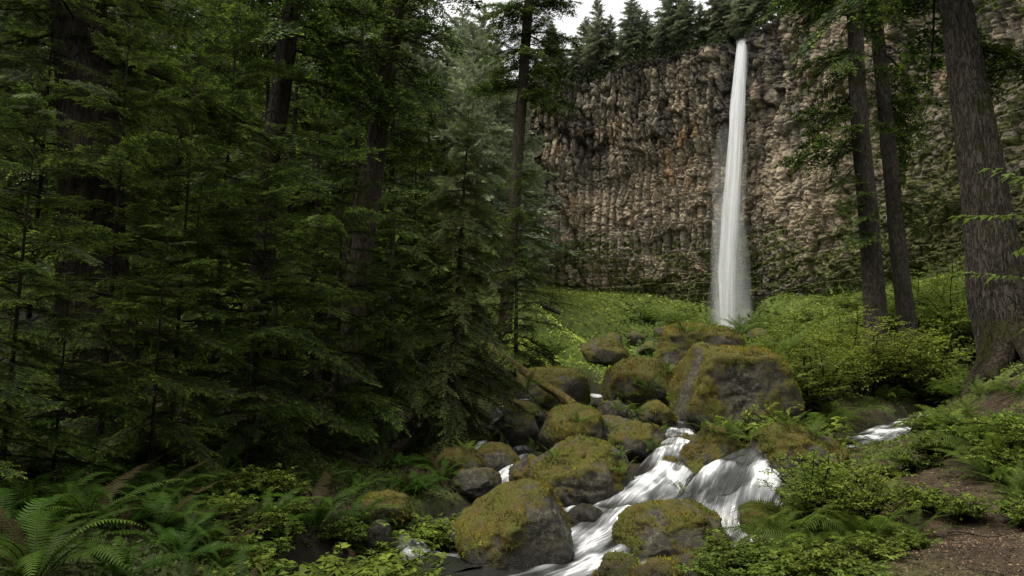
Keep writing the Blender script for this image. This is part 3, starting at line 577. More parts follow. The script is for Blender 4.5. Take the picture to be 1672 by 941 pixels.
boulder('green mossy low rock on the dark left bank', 578, 668, 812, 856, 8.4, 57, [(0, -.3, .95, .6)], 0.9, name='rock', cat='rock', tint=1.0)
boulder('small bare brown rock below the green mossy rock', 592, 640, 850, 884, 7.9, 58, (), 0.15, name='rock', cat='rock', tufts=500)
boulder('mossy rock at the bottom edge left of the low round boulder', 972, 1050, 911, 950, 7.0, 59, (), 0.6, name='rock', cat='rock')
boulder('mossy rock at the bottom edge in front of the low round boulder', 1022, 1120, 918, 962, 6.7, 60, (), 0.6, name='rock', cat='rock')
boulder('brown rock at the bottom edge beside bright leaves', 1085, 1165, 905, 950, 6.9, 61, (), 0.4, name='rock', cat='rock')
boulder('mossy rock at the foot of the broad cascade by the ferns', 1212, 1290, 826, 885, 8.5, 62, (), 0.55, name='rock', cat='rock')
boulder('small mossy rock between the chute and the long mossy rock', 1112, 1165, 712, 745, 12.2, 63, (), 0.5, name='rock', cat='rock')
boulder('dark wet rock under the top of the left creek', 800, 850, 690, 726, 15.5, 64, (), 0.25, wetz=0.3, **dk)
boulder('small wet rock at the upper bend of the stream', 975, 1030, 655, 690, 17, 65, (), 0.3, name='rock', cat='rock', wetz=0.2)
boulder('dark mossy rock below the big leaning trunk on the left bank', 690, 745, 690, 730, 14.5, 66, (), 0.4, **dk)

boulder('low black wet stone with water sliding round it below the fern covered boulder', 925, 992, 826, 856, 9.15, 71, (), .05, name='rock', cat='rock', tufts=0, wetz=.6, sub=5)
boulder('small dark wet stone splitting the white chute', 1052, 1086, 768, 796, 10.75, 72, (), .25, name='rock', cat='rock', tufts=200, wetz=.4, sub=5)
boulder('small mossy stone at the right lip of the white chute', 1082, 1118, 748, 782, 11.0, 73, (), .55, name='rock', cat='rock', tufts=1500, sub=5)
rk = random.Random(3)
for i, (x, y, d, w_) in enumerate([(1000, 560, 50, 40), (1040, 552, 56, 30), (1085, 548, 60, 34), (1245, 552, 60, 40), (1275, 560, 50, 34), (1110, 560, 50, 26), (1065, 575, 44, 44), (985, 545, 62, 26)]):
    boulder('half buried talus block on the slope below the waterfall', x - w_ / 2, x + w_ / 2, y - w_ * .42, y, d, 80 + i, (), .5, name='rock', cat='rock', group='talus blocks below the waterfall', tufts=0, sub=4, wetz=.01, tint=.8)

# ------------------------------------------------------------------ conifers
def segs_to_needles(P0, Dr, Ln, rr, nl, nw, sp, cols_fn, droop=0.15, up=0.12, flat=True, r=None):
    """twigs given by start, direction, length -> needle triangles"""
    nn = np.maximum((Ln / sp).astype(int), 2); idx = np.repeat(np.arange(len(Ln)), nn)
    st = np.r_[0, np.cumsum(nn)[:-1]]; k = np.arange(len(idx)) - st[idx]; t = (k + r.random(len(idx))) / nn[idx]
    p = P0[idx] + Dr[idx] * (t * Ln[idx])[:, None]; p[:, 2] -= droop * Ln[idx] * t * t
    d = Dr[idx]; s = np.cross(d, np.array([0, 0, 1.0])); s /= np.linalg.norm(s, axis=1)[:, None] + 1e-9
    sg_ = np.where(k % 2 == 0, 1.0, -1.0)[:, None]
    nd_ = d * 0.55 + s * sg_ * 0.85 + np.array([0, 0, up]) + r.normal(0, .2, (len(idx), 3)); nd_ /= np.linalg.norm(nd_, axis=1)[:, None]
    l = nl * (1 - 0.45 * t ** 2) * r.uniform(.75, 1.2, len(idx))
    w = nw * r.uniform(.8, 1.2, len(idx))
    V = np.stack([p - d * w[:, None] * .5, p + d * w[:, None] * .5, p + nd_ * l[:, None]], 1).reshape(-1, 3)
    return V, np.arange(len(idx) * 3).reshape(-1, 3), np.repeat(cols_fn(t, idx), 3, 0)
OLD = np.array([0.030, 0.057, 0.015]); NEW_LIT = np.array([0.27, 0.37, 0.046])  # tip colour: yellow-green new growth, brightened further so the tips look lit
def spray(L_, seed, nl=0.03, nw=0.006, sp=0.012, side_n=16, k=0.42, sub=True, droop=0.25, lift=0.12, old=OLD, new=NEW_LIT, newf=0.8):
    r = np.random.default_rng(seed)
    ax = lambda t: np.stack([t * L_, 0.05 * L_ * np.sin(t * 3 + seed) * t, L_ * (lift * t - droop * t * t)], -1)
    dax = lambda t: np.stack([np.ones_like(t), 0 * t, lift - 2 * droop * t], -1)
    P0, Dr, Ln, lev = [], [], [], []
    ts = np.repeat(np.linspace(0.1, 0.97, side_n), 2) + r.normal(0, .012, side_n * 2); ts = np.clip(ts, .05, .99)
    sgn = np.tile([1.0, -1.0], side_n); prof = np.minimum(1, 0.45 + ts * 1.6) * (1 - ts) ** 0.75 + 0.07
    ln = L_ * k * prof * r.uniform(.45, 1.25, len(ts)); an = np.radians(r.uniform(38, 70, len(ts)) - 14 * ts)
    a0 = ax(ts); dd = dax(ts); dd /= np.linalg.norm(dd, axis=1)[:, None]; lat = np.array([0, 1.0, 0]) * sgn[:, None]
    dr = dd * np.cos(an)[:, None] + lat * np.sin(an)[:, None]; dr[:, 2] += r.normal(-0.06, .17, len(ts)); dr /= np.linalg.norm(dr, axis=1)[:, None]
    P0.append(a0); Dr.append(dr); Ln.append(ln)
    # main axis as short twigs
    tm = np.linspace(.05, .95, 8); P0.append(ax(tm)); q = dax(tm); Dr.append(q / np.linalg.norm(q, axis=1)[:, None]); Ln.append(np.full(8, L_ / 8.5))
    if sub:
        for f_ in (0.22, 0.4, 0.58, 0.76):
            for s2 in (1, -1):
                m = ln > L_ * 0.09; pp_ = a0[m] + dr[m] * (f_ * ln[m])[:, None]; pp_[:, 2] -= 0.15 * ln[m] * f_ ** 2
                s_ = np.cross(dr[m], [0, 0, 1.0]); an2 = np.radians(r.uniform(40, 60, m.sum())); d2 = dr[m] * np.cos(an2)[:, None] + s_ * s2 * np.sin(an2)[:, None]
                d2[:, 2] += r.normal(-0.08, .1, m.sum()); d2 /= np.linalg.norm(d2, axis=1)[:, None]
                P0.append(pp_); Dr.append(d2); Ln.append(ln[m] * (1 - f_) * r.uniform(.4, .75, m.sum()))
    P0 = np.concatenate(P0); Dr = np.concatenate(Dr); Ln = np.concatenate(Ln); tb = r.uniform(.6, 1.35, len(Ln)); nf = r.uniform(.4, 1.0, len(Ln)) * newf
    def cf(t, idx):
        g = sstep(.5, .9, t) * nf[idx]
        return (old * (1 - g)[:, None] + new * g[:, None]) * (tb[idx] * r.uniform(.8, 1.2, len(idx)))[:, None]
    b = MB(); V, T, C = segs_to_needles(P0, Dr, Ln, None, nl, nw, sp, cf, r=r); b.add(V, T, None, C)
    tt = np.linspace(0, 1, 7); v, q = tube(ax(tt), np.linspace(0.012, 0.002, 7) * L_, 4); b.add(v, None, q, (0.035, 0.026, 0.018))
    m = Ln > L_ * 0.12  # twig wood
    pa, pb = P0[m], P0[m] + Dr[m] * Ln[m][:, None]; pb[:, 2] -= .15 * Ln[m]; w = np.array([0, 0, 0.0025 * L_])
    b.add(np.stack([pa - w, pa + w, pb], 1).reshape(-1, 3), np.arange(m.sum() * 3).reshape(-1, 3), None, (0.035, 0.026, 0.018))
    return b.arrays()
def bare_twig(L_, seed):
    r = np.random.default_rng(seed); b = MB(); t = np.linspace(0, 1, 9)
    p = np.stack([t * L_, .08 * L_ * np.sin(t * 4 + seed), -0.25 * L_ * t ** 1.6 + .05 * L_ * np.sin(t * 6 + seed)], -1)
    v, q = tube(p, np.linspace(.012, .003, 9) * L_, 5); b.add(v, None, q, (.9, .9, .9))
    for i in range(7):
        a = p[2 + i % 6]; d = np.array([r.uniform(.2, .7), r.uniform(-.7, .7), r.uniform(-.7, .2)]); l = L_ * r.uniform(.15, .4)
        v, q = tube(np.stack([a + d * l * s for s in np.linspace(0, 1, 5)]) - np.array([0, 0, 1]) * (np.linspace(0, 1, 5) ** 2 * l * .3)[:, None], np.linspace(.005, .0015, 5) * L_, 4); b.add(v, None, q, (.8, .8, .8))
    return b.arrays()
NEAR = [spray(1.0, 200 + i, 0.024, 0.008, 0.0065, 19, 0.40, True, droop=(.18, .3, .12, .4, .24)[i], lift=(.1, .15, .05, .1, .2)[i]) for i in range(5)]
HEML = [spray(1.0, 230 + i, 0.026, 0.011, 0.009, 17, 0.36, True, droop=(.45, .6, .35, .5)[i], lift=(.1, .15, .05, .1)[i], old=np.array([.055, .082, .026]), new=np.array([.19, .25, .06])) for i in range(4)]
MID = [spray(1.0, 260 + i, 0.042, 0.024, 0.021, 14, 0.42, True, droop=(.25, .4, .15)[i]) for i in range(3)]
FAR = [spray(1.0, 280 + i, 0.11, 0.065, 0.026, 13, 0.5, False, droop=(.2, .35, .1)[i], old=np.array([.10, .122, .072]), new=np.array([.19, .22, .10]), newf=.7) for i in range(3)]  # paler, greyer needle colours carry the haze of distance
print('spray tris', [len(a[0][1]) for a in (NEAR, HEML, MID, FAR)])
def trunk_pts(h, lean, n=14, sd=0, wob=0.02):
    t = np.linspace(0, 1, n); return np.stack([lean[0] * t + wob * h * fbm(np.stack([t * 2, t * 0 + sd, t * 0], -1), 2, sd) * t, lean[1] * t, h * t], -1)
def conifer_proto(h, blen, nb, lib, seed, start=0.08, ang=(20, -15), shape=0.9, lean=(0, 0), r0=None, dead=0, tip=0.12, sparse=0.0, bseg=10):
    """returns trunk arrays, crown arrays; branch length falls with height"""
    r = np.random.default_rng(seed); tp = trunk_pts(h, lean, 16, seed, .012); r0 = r0 or h * 0.012
    tb = MB(); rad = r0 * (1 - np.linspace(0, 1, 16) * .93); rad[0] *= 1.35; v, q = tube(tp, rad, bseg); tb.add(v, None, q, (1, 1, 1))
    cb = MB(); az = 0.0
    for i in range(nb):
        t = start + (1 - start) * (i + r.random()) / nb; az += 2.4 + r.normal(0, .3)
        if r.random() < sparse: continue
        p = np.array([np.interp(t, np.linspace(0, 1, 16), tp[:, j]) for j in range(3)])
        tt = (t - start) / (1 - start); l = blen * ((1 - tt) ** shape + tip) * r.uniform(.65, 1.15) * min(1, 0.55 + tt * 4)
        el = math.radians(ang[1] + (ang[0] - ang[1]) * tt + r.normal(0, 8))
        arr = lib[r.integers(len(lib))]; Mx = rotz(az) @ roty(-el) @ rotx(r.normal(0, .25)) * l
        cb.addm(arr, Mx, p, tint=r.uniform(.5, 1.0) if r.random() < .6 else r.uniform(1.0, 1.75))
    for i in range(dead):
        t = r.uniform(.04, max(start, .3)); p = np.array([np.interp(t, np.linspace(0, 1, 16), tp[:, j]) for j in range(3)])
        tb.addm(bare_twig(1, seed + i), rotz(r.uniform(0, 6.28)) @ roty(r.uniform(-.2, .5)) * blen * r.uniform(.3, .7), p)
    return tb, cb
def make_tree(name, tb, cb, loc, label, cat, group=None, rz=0, s=1.0, mats=('bark', 'conifer')):
    o = thing(name, loc, label, cat, group, rz); o.scale = (s, s, s)
    tb.build('trunk', M[mats[0]], o, True)
    if cb is not None and cb.n: cb.build('crown', M[mats[1]], o)
    return o
def dup(root, loc, rz, s, label=None, group=None):
    c = root.copy(); COL.objects.link(c); c.location = loc; c.rotation_euler = (0, 0, rz); c.scale = s if hasattr(s, '__len__') else (s, s, s)
    if label: c['label'] = label
    if group: c['group'] = group
    for ch in list(root.children):
        k = ch.copy(); COL.objects.link(k); k.parent = c
    return c
used = set()
def place(root, loc, rz, s, label, group=None):
    if root.name not in used:
        used.add(root.name); root.location = loc; root.rotation_euler = (0, 0, rz); root.scale = s if hasattr(s, '__len__') else (s, s, s)
        root['label'] = label
        if group: root['group'] = group
        return root
    return dup(root, loc, rz, s, label, group)
rnd = random.Random(5)

# --- firs on the cliff rim and behind the left slope (far)
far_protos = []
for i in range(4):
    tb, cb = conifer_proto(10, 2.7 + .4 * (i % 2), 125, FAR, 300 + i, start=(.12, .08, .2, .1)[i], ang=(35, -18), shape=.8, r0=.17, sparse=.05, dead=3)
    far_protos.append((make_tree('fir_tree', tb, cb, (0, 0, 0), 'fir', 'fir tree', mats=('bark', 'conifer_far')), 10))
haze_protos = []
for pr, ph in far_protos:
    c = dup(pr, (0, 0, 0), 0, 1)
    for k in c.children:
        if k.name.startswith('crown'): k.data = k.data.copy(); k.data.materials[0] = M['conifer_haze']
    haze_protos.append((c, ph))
rim_list = [  # pixel x, tip y, metres behind the rim, label
    (876, 96, 4, 'small fir at the far left end of the cliff rim'), (901, 42, 3, 'slender fir left of the sky gap edge on the cliff rim'), (918, 80, 6, 'low fir between the slender fir and the group on the rim'), (940, 58, 2, 'bushy dark fir at the left edge of the rim group'),
    (958, 30, 6, 'fir tucked behind the tall pointed fir on the rim'), (978, -2, 2, 'tall pointed fir standing out against the sky on the rim'), (997, 26, 4, 'shorter fir right beside the tall pointed one'),
    (1033, -10, 2, 'narrow tall fir in the middle of the rim group'), (1015, 50, 7, 'short fir filling the gap in the middle of the rim'), (1058, 18, 3, 'medium fir right of the narrow tall one'), (1078, 40, 6, 'small fir behind the bare trunk on the rim'), (1095, -45, 2, 'tall fir with a bare pale lower trunk on the rim'),
    (1122, -25, 2, 'dense fir leaning over the rim left of the waterfall'), (1146, 5, 5, 'fir behind the bright bush at the rim'), (1172, -25, 5, 'broad fir just left of the waterfall lip'), (1195, -15, 7, 'fir standing behind the waterfall lip'), (1222, -60, 4, 'straight trunked fir directly above the waterfall'),
    (1250, -50, 3, 'dark fir right of the waterfall lip'), (1275, -70, 4, 'fir on the rising rim right of the waterfall'), (1300, -90, 4, 'farthest right fir on the rim before the near trunks'), (1108, 10, 9, 'fir set back between two tall rim firs'), (1210, -20, 12, 'fir set well back above the stream lip'), (1160, 15, 10, 'small fir set back near the bright bush'), (1046, 10, 10, 'fir set back behind the middle of the rim group')]
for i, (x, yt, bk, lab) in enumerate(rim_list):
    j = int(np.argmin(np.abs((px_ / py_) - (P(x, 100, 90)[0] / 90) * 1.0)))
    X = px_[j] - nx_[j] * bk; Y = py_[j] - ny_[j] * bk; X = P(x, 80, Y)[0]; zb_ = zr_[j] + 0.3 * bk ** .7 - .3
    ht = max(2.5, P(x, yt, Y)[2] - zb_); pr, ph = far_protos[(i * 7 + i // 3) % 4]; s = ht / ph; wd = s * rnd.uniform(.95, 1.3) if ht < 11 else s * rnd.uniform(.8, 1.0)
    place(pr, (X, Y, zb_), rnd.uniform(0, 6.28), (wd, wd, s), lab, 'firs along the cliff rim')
back_list = [(690, 95, 66), (705, 70, 60), (736, 48, 64), (752, 10, 70), (772, 40, 58), (790, 10, 66), (812, 70, 72), (832, 130, 84), (700, 200, 50), (725, 120, 52), (760, 100, 50), (790, 150, 55), (815, 190, 62), (640, -40, 60), (665, 20, 70), (600, -60, 58), (560, -90, 60), (848, 135, 95)] + [(x, -120 + (k * 37) % 90, 36 + (k * 13) % 24) for k, x in enumerate(range(-90, 660, 46))]
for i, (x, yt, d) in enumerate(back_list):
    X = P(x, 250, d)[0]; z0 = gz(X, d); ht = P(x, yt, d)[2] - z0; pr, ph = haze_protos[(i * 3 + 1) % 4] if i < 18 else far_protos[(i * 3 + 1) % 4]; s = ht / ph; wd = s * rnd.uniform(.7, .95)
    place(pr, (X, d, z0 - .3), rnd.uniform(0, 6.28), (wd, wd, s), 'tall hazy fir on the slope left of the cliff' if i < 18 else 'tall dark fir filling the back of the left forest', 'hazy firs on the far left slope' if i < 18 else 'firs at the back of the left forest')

# --- mid-distance forest on the left slope
mid_protos = []
for i in range(3):
    tb, cb = conifer_proto(12, 2.9, 62, MID, 320 + i, start=(.06, .16, .1)[i], ang=(25, -22), shape=.75, r0=.16, dead=5)
    mid_protos.append((make_tree('hemlock_tree', tb, cb, (0, 0, 0), 'hemlock', 'hemlock tree', mats=('bark_dark', 'conifer')), 12))
mid_list = [(-60, -60, 22), (40, -120, 26), (150, -80, 21), (215, -140, 28), (290, -60, 20), (340, -120, 25), (400, -150, 30), (480, -70, 22), (530, -120, 28), (585, -60, 24), (640, -20, 30), (-20, 100, 16), (240, 120, 17), (330, 200, 15), (520, 140, 18), (700, 110, 34), (120, 40, 34), (450, 0, 38), (560, 30, 40), (680, 200, 26), (-140, -100, 20), (360, -40, 45), (20, -60, 45), (610, 240, 20)]
for i, (x, yt, d) in enumerate(mid_list):
    X = P(x, 250, d)[0]; z0 = gz(X, d); ht = P(x, yt, d)[2] - z0; pr, ph = mid_protos[i % 3]; s = ht / ph; wd = s * rnd.uniform(.85, 1.1)
    place(pr, (X, d, z0 - .2), rnd.uniform(0, 6.28), (wd, wd, s), 'dark hemlock deep in the shaded forest behind the near boughs', 'hemlocks deep in the dark left forest')

# --- near boughs on the left
near_protos = []
for i in range(3):
    tb, cb = conifer_proto((5.5, 7.0, 4.2)[i], (1.6, 1.8, 1.35)[i], (60, 68, 50)[i], NEAR, 340 + i, start=.06, ang=(22, -14), shape=.65, r0=(.036, .042, .028)[i], dead=9, sparse=.1)
    near_protos.append((make_tree('young_fir', tb, cb, (0, 0, 0), 'young fir', 'young fir', mats=('bark_dark', 'conifer')), (5.5, 7.0, 4.2)[i]))
near_list = [  # pixel x, tip y, depth, proto, label
    (40, 120, 6.2, 0, 'young fir with lit tips at the left edge of the picture'), (190, -20, 8.2, 1, 'young fir in front of the huge dark trunk'), (120, 400, 6.4, 2, 'low young fir below the huge dark trunk'), (300, 60, 9.0, 1, 'slim young fir between the huge trunk and the leaning trunk'),
    (270, 330, 7.4, 2, 'low young fir with a bright spray hanging over the ferns'), (430, 190, 9.5, 0, 'young fir under the dark leaning trunk'), (560, 170, 12, 1, 'young fir beside the mossy leaning trunk'), (420, 440, 8.4, 2, 'low young fir reaching toward the creek'),
    (-60, 300, 5.2, 2, 'young fir partly cut off by the left edge'), (520, 330, 11, 0, 'young fir in deep shade left of the grey green hemlock'), (360, -60, 12, 1, 'tall young fir rising past the top edge behind the others'), (60, -80, 10, 1, 'tall young fir rising past the top edge at far left')]
for x, yt, d, k, lab in near_list:
    X = P(x, 400, d)[0]; z0 = gz(X, d); pr, ph = near_protos[k]; s = (P(x, yt, d)[2] - z0) / ph; wd = s * rnd.uniform(.9, 1.15)
    place(pr, (X, d, z0 - .08), rnd.uniform(0, 6.28), (min(wd, 1.35), min(wd, 1.35), s), lab, 'young firs on the left bank')
# drooping grey-green hemlock leaning over the creek, and its smaller neighbour
tb, cb = conifer_proto(7.2, 2.3, 110, HEML, 360, start=.04, ang=(5, -22), shape=.75, r0=.1, dead=6, lean=(.3, 0))
X = P(735, 500, 14)[0]; make_tree('drooping_hemlock', tb, cb, (X, 14, gz(X, 14) - .1), 'large drooping grey green hemlock leaning over the dark creek', 'hemlock tree', mats=('bark_dark', 'conifer'))
tb, cb = conifer_proto(5.6, 1.9, 70, HEML, 361, start=.05, ang=(5, -20), shape=.75, r0=.07, dead=3)
X = P(640, 500, 13)[0]; make_tree('drooping_hemlock', tb, cb, (X, 13, gz(X, 13) - .1), 'shorter drooping hemlock left of the large grey green one', 'hemlock tree', s=.95)
tb, cb = conifer_proto(8.2, 2.2, 72, MID, 362, start=.08, ang=(20, -15), shape=.7, r0=.09, dead=2)
X = P(842, 400, 24)[0]; make_tree('young_hemlock', tb, cb, (X, 24, gz(X, 24) - .1), 'light green young hemlock below the tall leaning bare trunk', 'hemlock tree')

# --- large single trunks
def big_trunk(x0, y0, d0, x1, y1, d1, w0, w1, seed, seg=40, n=90, flare=0.0, lumps=0.05):
    """from the pixel at its foot to a pixel where it leaves the picture (widths in metres); runs on upward to a full height"""
    a = P(x0, y0, d0); a[2] = min(a[2], gz(a[0], a[1])) - 0.15; c = P(x1, y1, d1); dirv = (c - a); kk = 1.6
    t = np.linspace(0, 1, n); pts = a + dirv * kk * t[:, None]; pts[:, 0] += 0.08 * fbm(np.stack([t * 5, t * 0 + seed, t * 0], -1), 3, seed)
    rad = np.interp(t * kk, [0, 1, kk], [w0 / 2, w1 / 2, w1 / 2 * .6])
    zr = pts[:, 2] - a[2]
    def rg(th, i, pts_):
        z = (pts_[:, 2])[:, None] + 0 * th
        q = np.stack([np.cos(th) * 3.5, np.sin(th) * 3.5, z * 0.7 + seed], -1); q2 = np.stack([np.cos(th) * 7 + z * .25, np.sin(th) * 7, z * 1.5 + seed], -1); e = 1 + lumps * fbm(q, 3, seed) - 0.06 * (1 - sstep(0, .28, np.abs(fbm(q2, 2, seed + 4)))) + 0.02 * vnoise(q2 * np.array([2.5, 2.5, 4]), seed + 6)
        fl = np.exp(-(zr / (0.9 * w0 + .3)))[:, None]
        return e + flare * fl * (0.7 + 0.7 * np.maximum(0, vnoise(np.stack([np.cos(th) * 1.6, np.sin(th) * 1.6, z * .5], -1), seed + 8)) * 2)
    b = MB(); v, q = tube(pts - a, rad, seg, rg); b.add(v, None, q, (1, 1, 1)); return a, b, pts - a, rad
def tree_with_branches(name, spec, label, cat, branches, lib, mat='bark', seed=0, crown_top=None, dead=()):
    a, b, pts, rad = big_trunk(*spec, seed=seed, flare=crown_top.get('flare', .3) if crown_top else .3, seg=crown_top.get('seg', 40) if crown_top else 40, n=crown_top.get('n', 90) if crown_top else 90)
    r = np.random.default_rng(seed + 1); o = thing(name, a, label, cat)
    at_z = lambda z: np.array([np.interp(z, pts[:, 2], pts[:, j]) for j in range(3)])
    for z, az, l in dead: b.addm(bare_twig(1, int(z * 10) + seed), rotz(math.radians(az)) @ roty(r.uniform(-.1, .35)) * l, at_z(z))
    b.build('trunk', M[mat], o, True)
    for az_, l_, r_0 in (crown_top or {}).get('roots', ()):
        tt = np.linspace(0, 1, 26); ca, sa = math.cos(math.radians(az_)), math.sin(math.radians(az_)); w0 = rad[0]
        rx = ca * (w0 * .7 + l_ * tt) - sa * .18 * np.sin(tt * 5 + az_) * tt; ry = sa * (w0 * .7 + l_ * tt) + ca * .18 * np.sin(tt * 5 + az_) * tt
        gzz = ground(a[0] + rx, a[1] + ry) - a[2]; rz_ = gzz + (.6 * (1 - tt) ** 2.6) + .05 * np.sin(tt * 9 + az_) - .05 * tt
        k_ = r_0 * (1.25 - tt * .95); rb = MB(); v, q = tube(np.stack([rx, ry, rz_], -1), k_, 18, lambda th, i, p_: 1 + .25 * fbm(np.stack([np.cos(th) * 1.5, np.sin(th) * 1.5, i * .22], -1), 3, int(az_) % 40)); rb.add(v, None, q, (.7, .68, .62)); rb.build('root', M['bark_moss'], o, True)
    cb = MB()
    for z, az, l, el in branches:
        cb.addm(lib[r.integers(len(lib))], rotz(math.radians(az)) @ roty(math.radians(-el)) @ rotx(r.normal(0, .3)) * l, at_z(z), tint=r.uniform(.8, 1.15))
    if crown_top:
        z0, z1, nb, l0 = crown_top['r']
        for i in range(nb):
            f_ = (i + r.random()) / nb; z = z0 + (z1 - z0) * f_
            cb.addm(lib[r.integers(len(lib))], rotz(i * 2.4 + r.normal(0, .3)) @ roty(math.radians(15 - 15 * f_ + r.normal(0, 8))) @ rotx(r.normal(0, .25)) * l0 * (1.15 - f_) * r.uniform(.7, 1.1), at_z(z), tint=r.uniform(.8, 1.15))
    if cb.n: cb.build('crown', M['conifer'], o)
    return o
R_ = np.random.default_rng(77)
def rbr(n, z0, z1, az0, az1, l0, l1, e0=-25, e1=5): return [(R_.uniform(z0, z1), R_.uniform(az0, az1), R_.uniform(l0, l1), R_.uniform(e0, e1)) for _ in range(n)]
# right side trunks
tree_with_branches('fir_tree', (1662, 640, 11.0, 1556, -10, 11.6, .88, .48), 'thick rough barked trunk with spreading roots at the right edge', 'fir tree', rbr(7, 5.2, 8.5, -60, 60, 1.2, 2.2), MID, seed=401, crown_top=dict(r=(8.2, 13, 30, 3.2), roots=[(185, .8, .15), (222, 1.0, .16), (255, .9, .16), (290, .9, .14), (204, .9, .09), (238, 1.1, .09)], flare=.4, seg=220, n=420), dead=[(3.4, 200, .8), (5, 150, 1.1)])
tree_with_branches('fir_tree', (1436, 592, 22, 1390, -10, 22.5, .70, .48), 'left one of the two slim trunks on the right bank', 'fir tree', rbr(30, 7, 15.5, 120, 240, 1.4, 3.2, -45, 5) + rbr(8, 4.2, 6.5, 150, 250, .9, 1.8, -40, 0) + rbr(10, 7, 15, -60, 60, 1.0, 2.2, -40, 5), MID, seed=402, crown_top=dict(r=(14.5, 22, 34, 3.4), flare=.35, seg=90, n=260), dead=[(9, 170, 2.2), (7, 190, 1.6), (11, 10, 2), (12.5, 200, 2.5), (5, 30, 1.2)])
tree_with_branches('fir_tree', (1484, 572, 23, 1428, -10, 23.6, .56, .44), 'right one of the two slim trunks on the right bank', 'fir tree', rbr(18, 6, 15, -50, 60, 1.2, 2.8, -45, 5) + rbr(4, 4.6, 5.4, -30, 30, 1.2, 2.0) + rbr(3, 8, 14, 120, 240, 1.0, 1.8), MID, seed=403, crown_top=dict(r=(15, 22, 30, 3.2), flare=.3, seg=80, n=240), dead=[(8, -10, 2.4), (10, 20, 2.2), (13, 160, 1.8), (6, 10, 1.4)])
# tall bare leaning trunk in the middle
tree_with_branches('fir_tree', (822, 420, 32, 866, -10, 32.5, .66, .48), 'tall bare trunk leaning right beside the sky gap', 'fir tree', rbr(16, 11.5, 17.5, -70, 70, 1.8, 3.2, -20, 10) + rbr(14, 12, 17.5, 110, 250, 1.8, 3.2, -20, 10), MID, mat='bark_moss', seed=404, crown_top=dict(r=(13.5, 22, 34, 3.6), flare=.2, seg=32, n=120), dead=[(7, 20, 1.2), (9, 190, 1.5), (10.5, 30, 1.6), (12, 200, 1.8)])
# left dark trunks
tree_with_branches('fir_tree', (175, 640, 10.0, 130, -10, 10.2, .98, .74), 'huge dark trunk in the shade at upper left', 'fir tree', rbr(10, 3.5, 7.5, 180, 400, 1.2, 2.4), NEAR, mat='bark_dark', seed=405, crown_top=dict(r=(6.0, 10.5, 30, 3.0), flare=.4, seg=90, n=180), dead=[(3, 200, 1.4), (3.6, 330, 1.6), (4.5, 250, 1.5)])
tree_with_branches('fir_tree', (395, 640, 14, 482, -10, 14.2, .52, .40), 'dark trunk leaning right at upper left centre', 'fir tree', rbr(10, 5, 9.5, 180, 400, 1.4, 2.6), MID, mat='bark_dark', seed=406, crown_top=dict(r=(8.0, 14, 30, 3.0), flare=.2), dead=[(4, 220, 1.6), (5.5, 330, 1.8), (6.5, 260, 1.8)])
tree_with_branches('mossy_tree', (560, 600, 17, 640, 60, 17.2, .62, .48), 'dark mossy trunk leaning right behind the drooping hemlocks', 'tree', rbr(10, 6.5, 10.5, 0, 360, 1.6, 2.8), MID, mat='bark_moss', seed=407, crown_top=dict(r=(8.6, 14, 30, 3.4), flare=.2), dead=[(5, 200, 1.8), (6.5, 330, 2)])
tree_with_branches('mossy_tree', (510, 560, 16, 612, 190, 16.6, .2, .12), 'thin mossy trunk leaning beside the dark mossy one', 'tree', [], MID, mat='bark_moss', seed=408, dead=[(3, 30, 1), (4, 200, 1)])
tree_with_branches('tree', (428, 520, 15, 432, 250, 15, .13, .10), 'left of two thin dark stems in the forest', 'sapling', rbr(5, 4, 7, 0, 360, .8, 1.4), MID, mat='bark_dark', seed=409)
tree_with_branches('tree', (450, 520, 15.5, 455, 250, 15.5, .12, .09), 'right of two thin dark stems in the forest', 'sapling', rbr(5, 4, 7, 0, 360, .8, 1.4), MID, mat='bark_dark', seed=410)

# ------------------------------------------------------------------ logs
def log(label, a, c, r0, r1, seed, mat='bark_moss', sag=0.0, tint=(1, 1, 1)):
    a, c = np.array(a), np.array(c); t = np.linspace(0, 1, 40); pts = (c - a) * t[:, None]; pts[:, 2] -= sag * np.sin(t * PI); pts += .05 * np.stack([fbm(np.stack([t * 4, t * 0 + k, t * 0 + seed], -1), 3, seed) for k in range(3)], -1); ln = np.linalg.norm(c - a)
    def rg(th, i, p_): return 1 + .5 * fbm(np.stack([np.cos(th) * 2, np.sin(th) * 2, (t * ln * 1.5)[:, None] + 0 * th], -1), 3, seed)
    b = MB(); v, q = tube(pts, np.linspace(r0, r1, 40), 20, rg); cap = np.array([[0, (j + 1) % 20, j] for j in range(1, 19)]); b.add(v, np.concatenate([cap, cap + 39 * 20]), q, tint)
    for k in range(4): b.addm(bare_twig(.5, seed + k), rotz(k * 1.9) @ roty(-.6), pts[8 + k * 7], tint=1.0)
    o = b.build('fallen_log', M[mat], None, True); o.location = a; return tag(o, label, 'log')
log('mossy yellow fallen log slanting down to the stream boulders', P(800, 566, 21), P(938, 664, 14.2), .115, .085, 500, tint=(3.0, 2.8, 1.3))
log('dark root like log lying on the shaded left bank', P(590, 760, 11.5), P(735, 682, 15), .12, .10, 501)
log('small grey log lying on the slope behind the young hemlock', P(850, 484, 44), P(915, 512, 44), .16, .12, 502, mat='bark_dark')

